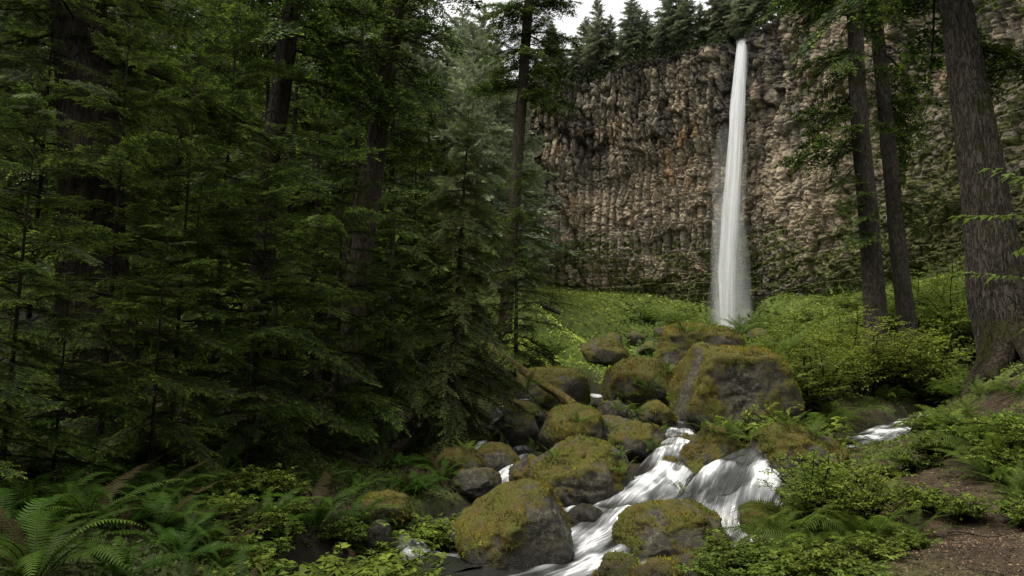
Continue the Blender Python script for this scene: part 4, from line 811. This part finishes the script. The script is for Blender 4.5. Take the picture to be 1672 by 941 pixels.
# ------------------------------------------------------------------ ferns and shrubs
def fern_proto(nf, L_, seed, npin=34, pl=0.13, col=(0.028, 0.068, 0.009), tipc=(0.075, 0.145, 0.015), spread=(62, 25), droop=95):
    r = np.random.default_rng(seed); fb = MB(); sb = MB(); col = np.array(col); tipc = np.array(tipc)
    for k in range(nf):
        az = k * 2.399 + r.normal(0, .25); l = L_ * r.uniform(.65, 1.1); a0 = math.radians(r.uniform(spread[1], spread[0]) + 12); n = npin + 8
        t = np.linspace(0, 1, n); ang = a0 - math.radians(droop * r.uniform(.7, 1.2)) * t ** 1.4
        x = np.cumsum(np.cos(ang)) * l / n; z = np.cumsum(np.sin(ang)) * l / n; y = .08 * l * np.sin(t * 2 + r.random() * 6) * t
        c_ = np.stack([x, y, z], -1); c_ = c_ + .02 * l * np.stack([0 * t, vnoise(np.stack([t * 6, t * 0 + k, t * 0], -1), 4), vnoise(np.stack([t * 6, t * 0 + k, t * 0 + 9], -1), 5)], -1) * t[:, None]; tg = np.gradient(c_, axis=0); tg /= np.linalg.norm(tg, axis=1)[:, None]
        nr = np.stack([-tg[:, 2], 0 * t, tg[:, 0]], -1); Mx = rotz(az); br = r.uniform(.6, 1.3); c_a, c_b = (np.array([.06, .042, .018]), np.array([.085, .06, .022])) if r.random() < .03 else (col, tipc)
        roll = r.normal(0, .3)
        for s in (1, -1):
            i = np.arange(5, n); tt = t[i]; pw = pl * l / 0.9 * np.sin(np.clip(tt * 1.25 + .18, 0, 1) * PI * .5) ** 1 * np.minimum(1, (1 - tt) * 1.7 + .03) * r.uniform(.7, 1.15, len(i)) * (r.random(len(i)) > .03)
            lat = np.array([0, s, 0.0]) * math.cos(roll) + nr[i] * s * math.sin(roll); d = lat * .93 + tg[i] * .32; d /= np.linalg.norm(d, axis=1)[:, None]
            w = l / n * 0.36 * (.55 + .45 * np.minimum(1, pw / (pl * .5))); dn = -nr[i] * (.12 + .2 * r.random(len(i)))[:, None]
            p0 = c_[i]; m1 = p0 + d * (pw * .45)[:, None] + dn * (pw * .15)[:, None]; tip = p0 + d * pw[:, None] + dn * (pw * .75)[:, None] + tg[i] * (pw * .12)[:, None]
            V = np.stack([p0 - tg[i] * w[:, None], p0 + tg[i] * w[:, None] * .9, m1 + tg[i] * (w * .85)[:, None], tip, m1 - tg[i] * (w * .75)[:, None]], 1).reshape(-1, 3) @ Mx.T
            j = np.arange(len(i))[:, None] * 5; Q = np.concatenate([j + np.array([0, 1, 2, 4])]); T = j + np.array([4, 2, 3])
            g = (tt * .7)[:, None]; c = (c_a * (1 - g) + c_b * g) * br * r.uniform(.8, 1.15, (len(i), 1)); fb.add(V, T, Q, np.repeat(c, 5, 0))
        v, q = tube(c_[::4] @ Mx.T, np.linspace(.006, .0012, len(c_[::4])) * l, 4); sb.add(v, None, q, (.045, .05, .015))
    return fb, sb
def make_fern(seed, **kw):
    fb, sb = fern_proto(seed=seed, **kw); o = thing('fern', (0, 0, 0), 'fern', 'fern'); fb.build('fronds', M['fern'], o); sb.build('stalks', M['leaf'], o); return o
sword = [make_fern(600, nf=20, L_=1.0, npin=30, pl=.125), make_fern(601, nf=17, L_=.85, npin=27, pl=.12), make_fern(602, nf=15, L_=.7, npin=24, pl=.11, droop=80)]
lady = [make_fern(610, nf=16, L_=.75, npin=30, pl=.15, col=(.07, .125, .018), tipc=(.15, .21, .028)), make_fern(611, nf=13, L_=.55, npin=26, pl=.14, col=(.08, .125, .022), tipc=(.13, .18, .03), droop=70)]
def leaf5(pos, d, up, ln, wd):
    s = np.cross(d, up); s /= np.linalg.norm(s, axis=1)[:, None] + 1e-9; n_ = np.cross(s, d)
    a = pos; m = pos + d * (ln * .45)[:, None]; t = pos + d * ln[:, None] - n_ * (ln * .18)[:, None]
    return np.stack([a, m + s * (wd * .5)[:, None] + n_ * (wd * .12)[:, None], t, m - s * (wd * .5)[:, None] + n_ * (wd * .12)[:, None], m], 1).reshape(-1, 3)
def shrub_proto(h, w, nst, seed, ls=0.05, twigs=9, lpt=8, c0=(.07, .11, .016), c1=(.16, .22, .03), ratio=.5, whirl=False):
    r = np.random.default_rng(seed); fb = MB(); sb = MB(); c0, c1 = np.array(c0), np.array(c1)
    for k in range(nst):
        az = r.uniform(0, 6.28); rad = w * math.sqrt(r.random()); hh_ = h * r.uniform(.5, 1.05) * (1 - .35 * rad / w); t = np.linspace(0, 1, 10)
        p = np.stack([math.cos(az) * rad * t ** 1.3 + .05 * h * np.sin(t * 5 + k), math.sin(az) * rad * t ** 1.3 + .05 * h * np.cos(t * 4 + k), hh_ * (t - .12 * t ** 3)], -1)
        v, q = tube(p, np.linspace(.011, .003, 10) * h ** .5, 5); sb.add(v, None, q, (.05, .04, .02))
        br = r.uniform(.65, 1.3)
        for j in range(twigs):
            tt = .25 + .75 * (j + r.random()) / twigs; a = np.array([np.interp(tt, t, p[:, i]) for i in range(3)]); ta = r.uniform(0, 6.28); tl = h * .34 * (1.15 - tt * .7) * r.uniform(.6, 1.2)
            td = np.array([math.cos(ta), math.sin(ta), r.uniform(-.1, .7)]); td /= np.linalg.norm(td); e = a + td * tl - np.array([0, 0, .12 * tl])
            v, q = tube(np.stack([a, (a + e) / 2 + np.array([0, 0, .03 * tl]), e]), [.003, .002, .001], 3); sb.add(v, None, q, (.05, .045, .02))
            m = lpt; f_ = np.linspace(.15, 1, m); pos = a + (e - a) * f_[:, None]; sd_ = np.where(np.arange(m) % 2, 1, -1)[:, None] * np.cross(td, [0, 0, 1.0]); d = td * .5 + sd_ * .9 + r.normal(0, .25, (m, 3)); d[-1] = td; d[:, 2] -= .1; d /= np.linalg.norm(d, axis=1)[:, None]
            up = np.array([0, 0, 1.0]) + r.normal(0, .3, (m, 3)); ln = ls * r.uniform(.6, 1.3, m)
            V = leaf5(pos, d, up, ln, ln * ratio); jj = np.arange(m)[:, None] * 5; T = np.concatenate([jj + np.array(x) for x in ((0, 1, 4), (0, 4, 3), (4, 1, 2), (3, 4, 2))])
            g = np.clip(tt * .8 + r.normal(0, .2, (m, 1)), 0, 1); fb.add(V, T, None, np.repeat((c0 * (1 - g) + c1 * g) * br * r.uniform(.75, 1.2, (m, 1)), 5, 0))
    return fb, sb
def make_shrub(seed, name='shrub', cat='shrub', **kw):
    fb, sb = shrub_proto(seed=seed, **kw); o = thing(name, (0, 0, 0), name, cat); fb.build('foliage', M['leaf'], o); sb.build('stems', M['bark'], o); return o
S_low = make_shrub(700, 'leafy_plant', 'plant', h=.5, w=.5, nst=26, ls=.055, twigs=8, lpt=8)
S_low2 = make_shrub(701, 'leafy_plant', 'plant', h=.42, w=.42, nst=24, ls=.045, twigs=8, lpt=9, ratio=.42, c0=(.09, .135, .02), c1=(.17, .235, .032))
S_bush = make_shrub(702, h=1.3, w=.9, nst=26, ls=.065, twigs=13, lpt=9)
S_bush2 = make_shrub(703, h=1.5, w=1.0, nst=24, ls=.075, twigs=13, lpt=9, c0=(.06, .095, .015), c1=(.13, .18, .025), ratio=.6)
S_sap = make_shrub(704, 'sapling', 'sapling', h=3.4, w=1.1, nst=9, ls=.10, twigs=30, lpt=11, c0=(.11, .155, .022), c1=(.22, .28, .04))
S_far = make_shrub(705, h=1.8, w=1.3, nst=20, ls=.13, twigs=11, lpt=8, c0=(.07, .11, .018), c1=(.14, .19, .032))
def put(proto, x, y, d, s, label, group=None, z=None, sink=.03):
    p = P(x, y, d)
    zz = p[2] if z == 'pix' else gz(p[0], p[1]); s = s if hasattr(s, '__len__') else (s, s, s * rnd.uniform(.9, 1.1))
    return place(proto, (p[0], p[1], zz - sink), rnd.uniform(0, 6.28), s, label, group)
def top_y(proto_h, x, yt, d): p = P(x, yt, d); return max(.2, (p[2] - gz(p[0], p[1])) / proto_h)
g1_ = 'sword ferns on the dark left bank'
fern_spots = [(60, 900, 4.0, 1.0, 0, 'large sword fern in the bottom left corner'), (-30, 830, 4.6, 1.0, 1, 'sword fern cut off by the left edge above the corner fern'), (205, 880, 4.4, .9, 1, 'sword fern right of the large corner fern'), (150, 800, 5.4, 1.05, 0, 'sword fern behind the bottom left corner ferns'),
      (300, 830, 5.2, 1.0, 1, 'sword fern with long arching tips toward the bottom centre'), (400, 850, 5.6, .95, 2, 'dark sword fern left of the leafy plants at the bottom'), (330, 940, 4.4, .75, 2, 'small sword fern at the bottom edge on the left'), (520, 800, 7.6, 1.25, 0, 'big feathery fern beside the dark stream bank'), (580, 790, 8.2, 1.1, 1, 'grey green fern reaching toward the stream'),
      (440, 770, 7.2, 1.05, 1, 'shaded fern left of the big feathery one'), (250, 760, 6.6, 1.1, 0, 'dim sword fern under the low bright spray'), (60, 760, 6.4, 1.1, 1, 'dim sword fern under the low boughs at left'), (480, 900, 5.4, .8, 2, 'small dark fern near the bottom leafy plants'), (640, 800, 9.2, .8, 2, 'small fern on the bank above the green mossy rock'), (350, 760, 7.6, 1.0, 1, 'dim sword fern under the trees at mid left')]
for x, y, d, s, k, lab in fern_spots: put(sword[k], x, y, d, s * .8, lab, g1_)
rf = random.Random(91)
for i in range(70):
    x = rf.uniform(-60, 650); d = rf.uniform(4.2, 9.8); put(sword[rf.randrange(3)], x, 800, d, rf.uniform(.5, .9), 'dark fern crowded among the others on the shaded left bank', 'crowded ferns on the shaded left bank')
LATE = []
for i in range(22):
    x = rf.uniform(560, 745); d = rf.uniform(9, 13.5)
    if near_water(*[np.array([q]) for q in P(x, 700, d)[:2]])[0][0] < 2.2: continue
    put(sword[rf.randrange(3)], x, 800, d, rf.uniform(.45, .85), 'small fern on the dark bank beside the creek', 'small ferns beside the left creek')
for i in range(26):
    x = rf.uniform(330, 655); d = rf.uniform(4.9, 8.2)
    LATE.append((x, d, rf.uniform(.55, .95)))
g2_ = 'ferns on the right bank'
for x, yt, d, k, lab in [(1360, 622, 16.5, 0, 'big lady fern arching over the small side stream'), (1325, 622, 14, 0, 'lady fern right of the tallest boulder'), (1450, 605, 19.5, 0, 'lady fern beyond the small side stream'), (1290, 712, 7.6, 0, 'upright fern in the foreground bushes right of the cascade'), (1365, 700, 7.8, 0, 'fern with tall fronds in front of the brown mossy boulder'), (1255, 800, 7.0, 0, 'fern reaching over the low water at right'),
      (1480, 790, 6.4, 1, 'small fern beside the dirt path'), (1570, 575, 18, 0, 'fern left of the spreading tree roots'), (1500, 580, 21, 0, 'fern among leaves behind the side stream'), (1450, 765, 7.6, 1, 'bright fern on the brown bank slope'), (1645, 895, 4.6, 1, 'small dark fern in the bottom right corner'), (1660, 730, 7.4, 1, 'fern on the bank at the right edge'), (1530, 650, 10.8, 1, 'small fern on the bank below the big roots'), (1235, 665, 11.5, 1, 'fern at the foot of the tallest boulder'), (1190, 665, 13.2, 1, 'small fern under the grey face of the tallest boulder'), (1400, 770, 6.4, 0, 'fern in the middle of the bottom right bushes'),
      (1280, 760, 6.8, 0, 'fern leaning left over the broad cascade foot'), (1320, 800, 6.0, 0, 'low fern at the front of the foreground bushes'), (1545, 630, 19, 1, 'fern at the upper end of the side stream')]:
    put(lady[k], x, 700, d, top_y((.75, .55)[k] * .9, x, yt, d), lab, g2_)
put(lady[1], 1020, 772, 9.75, (.75, .6, .7), 'bright fern growing on the right side of the round boulder', z='pix')
put(lady[1], 1012, 745, 9.9, (.5, .5, .5), 'small fern on top of the fern covered boulder', z='pix')
put(lady[1], 1040, 678, 14.0, (1.1, 1.1, .9), 'tufted plant on the mossy rocks left of the narrow water', z='pix'); put(lady[1], 1010, 672, 15, (1.0, 1.0, .9), 'tufted plant on the mossy rocks nearest the dark boulder', z='pix')
put(lady[1], 1185, 548, 21.5, (1.5, 1.5, .9), 'dark plant tuft on the crest of the rear boulder', z='pix'); put(lady[1], 1260, 585, 15.6, (1.2, 1.2, .8), 'plant tuft on the right shoulder of the tallest boulder', z='pix')
g3_ = 'leafy plants along the stream edges'
HT = {S_low.name: .46, S_low2.name: .40, S_bush.name: 1.2, S_bush2.name: 1.35, S_sap.name: 3.1, S_far.name: 1.65}
def put_top(pr, x, yt, d, lab, g=None, wide=1.0): k = top_y(HT[pr.name], x, yt, d); kw = min(k, 2.6) * wide; return put(pr, x, 700, d, (kw, kw, k), lab, g)
for pr, x, yt, d, w_, lab in [(S_low2, 735, 805, 8.6, 1.1, 'bright bushy plant left of the peaked boulder'), (S_low2, 772, 812, 8.7, 1.0, 'bright plant spilling behind the peaked boulder'), (S_low2, 700, 818, 8.6, .9, 'bright plant above the small lower left cascade'), (S_low, 590, 868, 6.4, 1.1, 'leafy plant at the bottom centre left of the water'), (S_low2, 545, 868, 6.2, 1.1, 'leafy plant at the bottom beside the dark ferns'), (S_low2, 630, 865, 6.8, 1.0, 'leafy plant touching the lower left water'), (S_low, 470, 880, 5.6, 1.0, 'leafy sprig at the bottom left of centre'), (S_low2, 615, 900, 5.8, 1.2, 'leafy plant at the very bottom edge left of the stream'), (S_low, 520, 905, 5.4, 1.1, 'leafy plant at the very bottom edge among ferns'),
       (S_low, 1190, 850, 6.4, 1.0, 'yellow green plant in front of the runout water'), (S_low, 1165, 890, 5.8, .9, 'leafy plant at the bottom edge right of the mossy rocks'), (S_low2, 1250, 860, 5.8, 1.1, 'leafy plant at the bottom edge right of centre'), (S_low, 1330, 860, 5.6, 1.1, 'leafy plant at the bottom edge below the tall fern'), (S_low2, 1420, 850, 5.8, 1.0, 'leafy plant at the bottom edge near the path'), (S_low, 1500, 775, 7.0, 1.1, 'leafy plant on the slope above the path'), (S_low2, 1450, 745, 8.2, 1.1, 'leafy plant on the brown bank below the side stream'),
       (S_low, 1560, 790, 6.6, .9, 'leafy plant nearest the dirt path'), (S_low, 1640, 690, 7.6, 1.0, 'leafy plant on the right bank under the roots'), (S_low2, 1600, 665, 9.0, 1.1, 'leafy plant at the foot of the spreading roots'), (S_low, 1370, 725, 8.8, 1.0, 'leafy plant in front of the side stream'), (S_low2, 1215, 655, 13.2, 1.0, 'leafy plant under the right side of the tallest boulder'), (S_low, 1290, 640, 12.5, 1.0, 'leafy plant behind the brown mossy boulder'), (S_low, 1660, 790, 6.2, .9, 'leafy plant at the right edge above the path'), (S_low2, 1525, 720, 8.6, .9, 'leafy plant on the bare brown slope'), (S_low2, 1380, 890, 5.2, 1.1, 'leafy plant low at the bottom right of the bushes'), (S_low2, 1290, 900, 5.4, 1.1, 'leafy plant low at the bottom under the dense bush'), (S_low, 1480, 850, 5.9, .9, 'leafy plant left of the path at the bottom')]:
    put_top(pr, x, yt, d, lab, g3_, w_)
put(S_low2, 1225, 735, 10.9, .5, 'plant on the long rock at the cascade top', z='pix')
g4_ = 'green shrubs on the right bank'
for pr, x, yt, d, w_, lab in [(S_bush, 1325, 700, 7.4, .85, 'dense foreground bush right of the broad cascade'), (S_bush, 1400, 725, 6.9, .85, 'dense foreground bush below the brown bank'), (S_bush2, 1335, 545, 17, 1.0, 'shrub right of the tallest boulder'), (S_bush2, 1385, 545, 19.5, 1.0, 'shrub above the big lady fern'), (S_bush, 1475, 530, 21.5, 1.0, 'shrub in front of the right slim trunk'), (S_bush, 1550, 505, 20, 1.0, 'shrub between the slim trunks and the thick trunk'), (S_bush2, 1270, 570, 19, 1.0, 'shrub touching the rear of the tallest boulder'), (S_bush, 1370, 520, 24, 1.0, 'shrub left of the slim trunks'),
       (S_far, 1310, 500, 30, 1.0, 'larger shrub below the green right slope'), (S_far, 1450, 465, 30, 1.0, 'larger shrub behind the slim trunks'), (S_far, 1520, 445, 28, 1.0, 'larger shrub right of the slim trunks'), (S_far, 1580, 430, 30, 1.0, 'larger shrub left of the thick trunk'), (S_far, 1640, 470, 24, 1.0, 'larger shrub behind the thick trunk'), (S_far, 1250, 545, 34, 1.0, 'low shrub right of the rear boulder'), (S_far, 1370, 500, 38, 1.0, 'shrub at the edge of the green right slope'), (S_far, 1560, 430, 42, 1.0, 'tall shrub under the right cliff foot'), (S_far, 1490, 450, 48, 1.0, 'shrub near the cliff foot behind the slim trunks'), (S_bush2, 1590, 590, 15, 1.0, 'shrub at the left side of the spreading roots'), (S_bush, 1430, 580, 20.5, 1.0, 'shrub directly above the side stream'), (S_bush2, 1545, 575, 20, 1.0, 'shrub at the upper end of the side stream')]:
    put_top(pr, x, yt, d, lab, g4_, w_)
put_top(S_sap, 1300, 475, 20, 'light leaved sapling standing up in front of the right slope'); put_top(S_sap, 1420, 470, 19.5, 'light leaved sapling beside the left slim trunk'); put_top(S_sap, 1585, 380, 24, 'tall thin sapling between slim and thick trunks'); put_top(S_sap, 1525, 400, 27, 'thin sapling right of the slim trunks'); put_top(S_sap, 1345, 510, 17.5, 'light leaved sapling above the big lady fern'); put_top(S_sap, 1265, 520, 19, 'light leaved sapling at the rear of the tallest boulder'); put_top(S_sap, 1385, 490, 21, 'light leaved sapling left of the left slim trunk'); put_top(S_sap, 1470, 480, 20, 'light leaved sapling in front of the right slim trunk')
for i, (x, yt, d) in enumerate([(1010, 540, 60), (1050, 530, 64), (1090, 535, 58), (1130, 525, 70), (1060, 492, 80), (1110, 500, 82), (1250, 500, 70), (1290, 505, 60), (1330, 490, 62), (1400, 470, 60), (1270, 530, 48), (1020, 575, 42), (1150, 510, 78)]):
    put_top(S_far, x, yt, d, 'rounded shrub scattered on the green slope below the cliff', 'shrubs scattered below the cliff', 1.2)
for i, (x, yt, d) in enumerate([(600, 330, 24), (560, 420, 22), (440, 300, 26), (650, 380, 28), (690, 300, 34), (300, 250, 24), (520, 300, 28), (620, 480, 20), (480, 450, 20), (380, 420, 18)]):
    put_top(S_far, x, yt, d, 'yellow green bush glimpsed through the left conifers', 'bushes glimpsed through the left conifers', 1.0)
put(S_far, 900, 600, 30, .8, 'low shrub beside the fallen log'); put(S_far, 870, 590, 26, .9, 'low shrub left above the fallen log'); put(S_far, 1148, 75, 96, 1.6, 'bright yellow green bush on the cliff rim', z='pix')
for i, (x, y, d, l, az) in enumerate([(1560, 880, 5.8, .7, .4), (1500, 910, 5.4, .5, 2.2), (1620, 830, 6.6, .9, 1.2), (1490, 720, 9.6, .8, -.3), (1560, 700, 9.4, 1.0, .3), (1440, 760, 8.8, .6, 2.8), (1640, 910, 4.9, .4, 1.9), (1530, 860, 6.2, .5, -.8)]):
    p = P(x, y, d); b = MB(); b.addm(bare_twig(l, 900 + i), rotz(az) @ roty(-.22)); o = b.build('fallen_branch', M['bark'], None, True); o.location = (p[0], p[1], gz(p[0], p[1]) + .03); tag(o, 'thin dead branch lying on the brown right bank', 'branch', 'dead branches on the right bank')
for x, d, k in LATE:
    if near_water(*[np.array([q]) for q in P(x, 700, d)[:2]])[0][0] > 1.2: put(S_low, x, 800, d, k, 'dim leafy plant among the ferns on the left bank', 'dim leafy plants among the left ferns')
# small ferns rooted where they touch the boulders
bpy.context.view_layer.update(); dg = bpy.context.evaluated_depsgraph_get()
for i, (x, y, k) in enumerate([(905, 748, .45), (872, 735, .5), (992, 700, .5), (1062, 735, .6), (1075, 705, .5), (945, 690, .5), (1020, 650, .8), (1055, 640, .9), (1090, 610, .9), (1190, 715, .6), (1160, 705, .6), (1110, 800, .35), (1225, 720, .6), (1290, 700, .6), (1330, 715, .6), (885, 660, .8), (860, 640, .9), (800, 720, .5), (845, 700, .5), (760, 735, .5), (1285, 575, 1.1), (1262, 572, 1.0), (1120, 545, 1.2), (1210, 545, 1.2)]):
    dr_ = P(x, y, 10) - CAM; hit, hp, hn, *_r2 = SC.ray_cast(dg, Vector(CAM), Vector(dr_).normalized())
    if hit: place(lady[1], (hp.x, hp.y, hp.z - .04), rnd.uniform(0, 6.28), (k * 1.8, k * 1.8, k * 1.6), 'small fern rooted in moss on a stream boulder', 'small ferns on the stream boulders')
rb_ = random.Random(17)
for i in range(64):
    x = rb_.uniform(1380, 1690); d = rb_.uniform(6.2, 10.2); X = P(x, 700, d)[0]
    if abs(X - 3.6 - (d - 5) * .25) < .7 and d < 8: continue
    if 1360 < x < 1500 and d > 8.5: continue
    put((S_low, lady[0], lady[1])[i % 3], x, 700, d, rb_.uniform(.6, 1.05), 'low green plant scattered on the brown right bank', 'low plants scattered on the right bank')
# broad maple leaves reaching in at the right edge
fb = MB(); sb = MB(); r = np.random.default_rng(720)
root = np.array([3.9, 4.6, 0.0]); z0 = gz(3.9, 4.6)
stem = spline([[0, 0, 0], [.05, 0, .9], [0, .1, 1.9], [-.1, .1, 2.7]], 24); v, q = tube(stem, np.linspace(.02, .006, 24), 7); sb.add(v, None, q, (1, 1, 1))
for k in range(9):
    a = stem[int(10 + k * 1.5)]; az = r.uniform(2.4, 4.2) if k % 3 else r.uniform(0, 6.28); l = r.uniform(.35, .7); d = np.array([math.cos(az), math.sin(az), r.uniform(-.15, .3)])
    e = a + d * l; v, q = tube(np.stack([a, (a + e) / 2 + [0, 0, .04], e]), [.006, .004, .002], 5); sb.add(v, None, q, (1, 1, 1))
    for j in range(9):
        p = a + (e - a) * (.3 + .7 * j / 8) + [0, 0, .02]; aa = az + (1 if j % 2 else -1) * r.uniform(.5, 1.1)
        for da in (-.7, 0, .7):
            dd_ = np.array([[math.cos(aa + da), math.sin(aa + da), r.uniform(-.35, .05)]]); ln = np.array([r.uniform(.07, .11) * (1 if da == 0 else .75)])
            V = leaf5(p[None], dd_, np.array([[0, 0, 1.0]]), ln, ln * .55); fb.add(V, [(0, 1, 4), (0, 4, 3), (4, 1, 2), (3, 4, 2)], None, np.array([.12, .165, .03]) * r.uniform(.7, 1.2))
o = thing('maple_sapling', (3.9, 4.6, z0), 'maple sapling holding bright leaves over the right edge', 'sapling'); fb.build('foliage', M['leaf'], o); sb.build('stem', M['bark'], o)

# ------------------------------------------------------------------ ground cover and litter (uncountable)
def scatter(n, umin, umax, d0, d1, keepf, sizef, colf, name, label, cat, mat, lift=.5, jit=.7, lat=.5, sd=0, nrm=(0, -.25, .9)):
    r = np.random.default_rng(sd); U = r.uniform(umin, umax, n); D = np.exp(r.uniform(math.log(d0), math.log(d1), n)); X = (U - 836) / F * D; k = keepf(X, D, r); X, D = X[k], D[k]
    w, _ = near_water(X, D); k = w > 1.35; X, D = X[k], D[k]; Zg = ground(X, D); sz = sizef(D) * r.uniform(.5, 1.4, len(X)); pos = np.stack([X, D, Zg + sz * lift * r.random(len(X))], -1)
    v, q, c = leaf_cards(len(X), pos, np.array(nrm) + 0 * pos, sz, colf(pos, r), lat, jit, r); b = MB(); b.add(v, None, q, c); return tag(b.build(name, M[mat]), label, cat, kind='stuff')
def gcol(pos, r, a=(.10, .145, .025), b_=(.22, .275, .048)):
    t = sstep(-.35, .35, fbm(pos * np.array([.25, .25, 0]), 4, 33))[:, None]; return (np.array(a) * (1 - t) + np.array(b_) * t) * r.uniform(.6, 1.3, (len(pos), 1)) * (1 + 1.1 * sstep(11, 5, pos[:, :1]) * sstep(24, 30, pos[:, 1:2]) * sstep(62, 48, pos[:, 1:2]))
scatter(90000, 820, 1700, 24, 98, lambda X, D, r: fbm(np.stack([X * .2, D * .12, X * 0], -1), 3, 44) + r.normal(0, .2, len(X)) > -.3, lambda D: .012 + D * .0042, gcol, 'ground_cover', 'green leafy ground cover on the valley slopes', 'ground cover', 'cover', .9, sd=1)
scatter(14000, 1010, 1700, 26, 96, lambda X, D, r: fbm(np.stack([X * .35, D * .2, X * 0], -1), 3, 48) > .05, lambda D: .03 + D * .0085, lambda p, r: gcol(p, r, (.04, .065, .016), (.10, .14, .03)), 'slope_plants', 'taller darker plants mixed into the valley slopes', 'plants', 'cover', 1.6, jit=1.1, lat=.3, sd=6)
scatter(34000, 1130, 1800, 4.5, 24, lambda X, D, r: (fbm(np.stack([X * .8, D * .8, X * 0], -1), 3, 45) + r.normal(0, .2, len(X)) > -.05) & (np.abs(X - 3.6 - (D - 5) * .25) > .8 * (D < 9.5)), lambda D: .018 + D * .0035, lambda p, r: gcol(p, r, (.05, .075, .014), (.13, .18, .028)), 'bank_cover', 'small green leaves covering the right bank', 'ground cover', 'cover', 1.2, sd=2)
scatter(44000, 480, 1140, 7, 26, lambda X, D, r: fbm(np.stack([X, D, X * 0], -1), 3, 46) > -.1, lambda D: .018 + D * .003, lambda p, r: gcol(p, r, (.04, .06, .01), (.10, .135, .02)), 'bank_undergrowth', 'small plants between the stream boulders', 'undergrowth', 'cover', 1.0, sd=3)
scatter(60000, -200, 780, 4, 40, lambda X, D, r: fbm(np.stack([X * .5, D * .5, X * 0], -1), 3, 47) > -.5, lambda D: .025 + D * .0035, lambda p, r: gcol(p, r, (.016, .028, .007), (.04, .06, .012)), 'forest_undergrowth', 'dim undergrowth on the shaded forest floor', 'undergrowth', 'cover', 2.0, sd=4)  # leaf colours darkened to carry the forest shade
lc = np.array([[.16, .10, .06], [.10, .065, .04], [.22, .16, .10], [.07, .045, .03]])
scatter(60000, 1250, 1900, 3.6, 14, lambda X, D, r: (np.exp(-((X - 3.6 - (D - 5) * .25) / 1.3) ** 2) + .35) > r.random(len(X)), lambda D: .018 + D * .0018, lambda p, r: lc[r.integers(0, 4, len(p))] * r.uniform(.6, 1.2, (len(p), 1)), 'leaf_litter', 'brown dry leaf and bark litter on the dirt path', 'leaf litter', 'litter', .12, .35, .35, 5, (0, 0, 1))

# ------------------------------------------------------------------ light, sky, camera
w = bpy.data.worlds.new('World'); SC.world = w; w.use_nodes = True; nt = w.node_tree; nt.nodes.clear()
out = nt.nodes.new('ShaderNodeOutputWorld'); bg = nt.nodes.new('ShaderNodeBackground')
SUN_EL, SUN_AZ = math.radians(66), math.radians(-115)   # azimuth measured from +Y toward +X: light comes from the left, behind the camera
sky = nt.nodes.new('ShaderNodeTexSky'); sky.sky_type = 'NISHITA'; sky.sun_disc = False; sky.sun_elevation = SUN_EL; sky.sun_rotation = SUN_AZ
nz = noise(nt, 2.2, 5, N(nt, 'ShaderNodeTexCoord').outputs['Generated'])
cloud = mixc(nt, ramp(nt, nz, [(.35, 0.0), (.7, 1.0)]), (8.0, 8.0, 7.9), (10.4, 10.3, 10.0))
L(nt, mixc(nt, 0.93, sky.outputs[0], cloud), bg.inputs[0]); bg.inputs[1].default_value = 0.125; L(nt, bg.outputs[0], out.inputs[0])
sl = bpy.data.lights.new('sun', 'SUN'); sl.energy = 4.8; sl.angle = math.radians(28); sl.color = (1, .93, .8); so = bpy.data.objects.new('sun', sl); COL.objects.link(so)
dv = Vector((math.sin(SUN_AZ) * math.cos(SUN_EL), math.cos(SUN_AZ) * math.cos(SUN_EL), math.sin(SUN_EL))); so.rotation_euler = (-dv).to_track_quat('-Z', 'Y').to_euler()
cd = bpy.data.cameras.new('camera'); cd.sensor_width = 36; cd.lens = 36 * F / 1672; cd.clip_end = 600; cd.clip_start = .05
co = bpy.data.objects.new('camera', cd); COL.objects.link(co); co.location = CAM; co.rotation_euler = (math.radians(90 + 8), 0, 0); SC.camera = co
SC.view_settings.view_transform = 'Standard'; SC.view_settings.look = 'None'; SC.view_settings.exposure = 0
cy = SC.cycles; cy.max_bounces = 6; cy.diffuse_bounces = 3; cy.glossy_bounces = 2; cy.transmission_bounces = 3; cy.transparent_max_bounces = 24; cy.use_denoising = True
cy.use_adaptive_sampling = True; cy.adaptive_threshold = 0.02
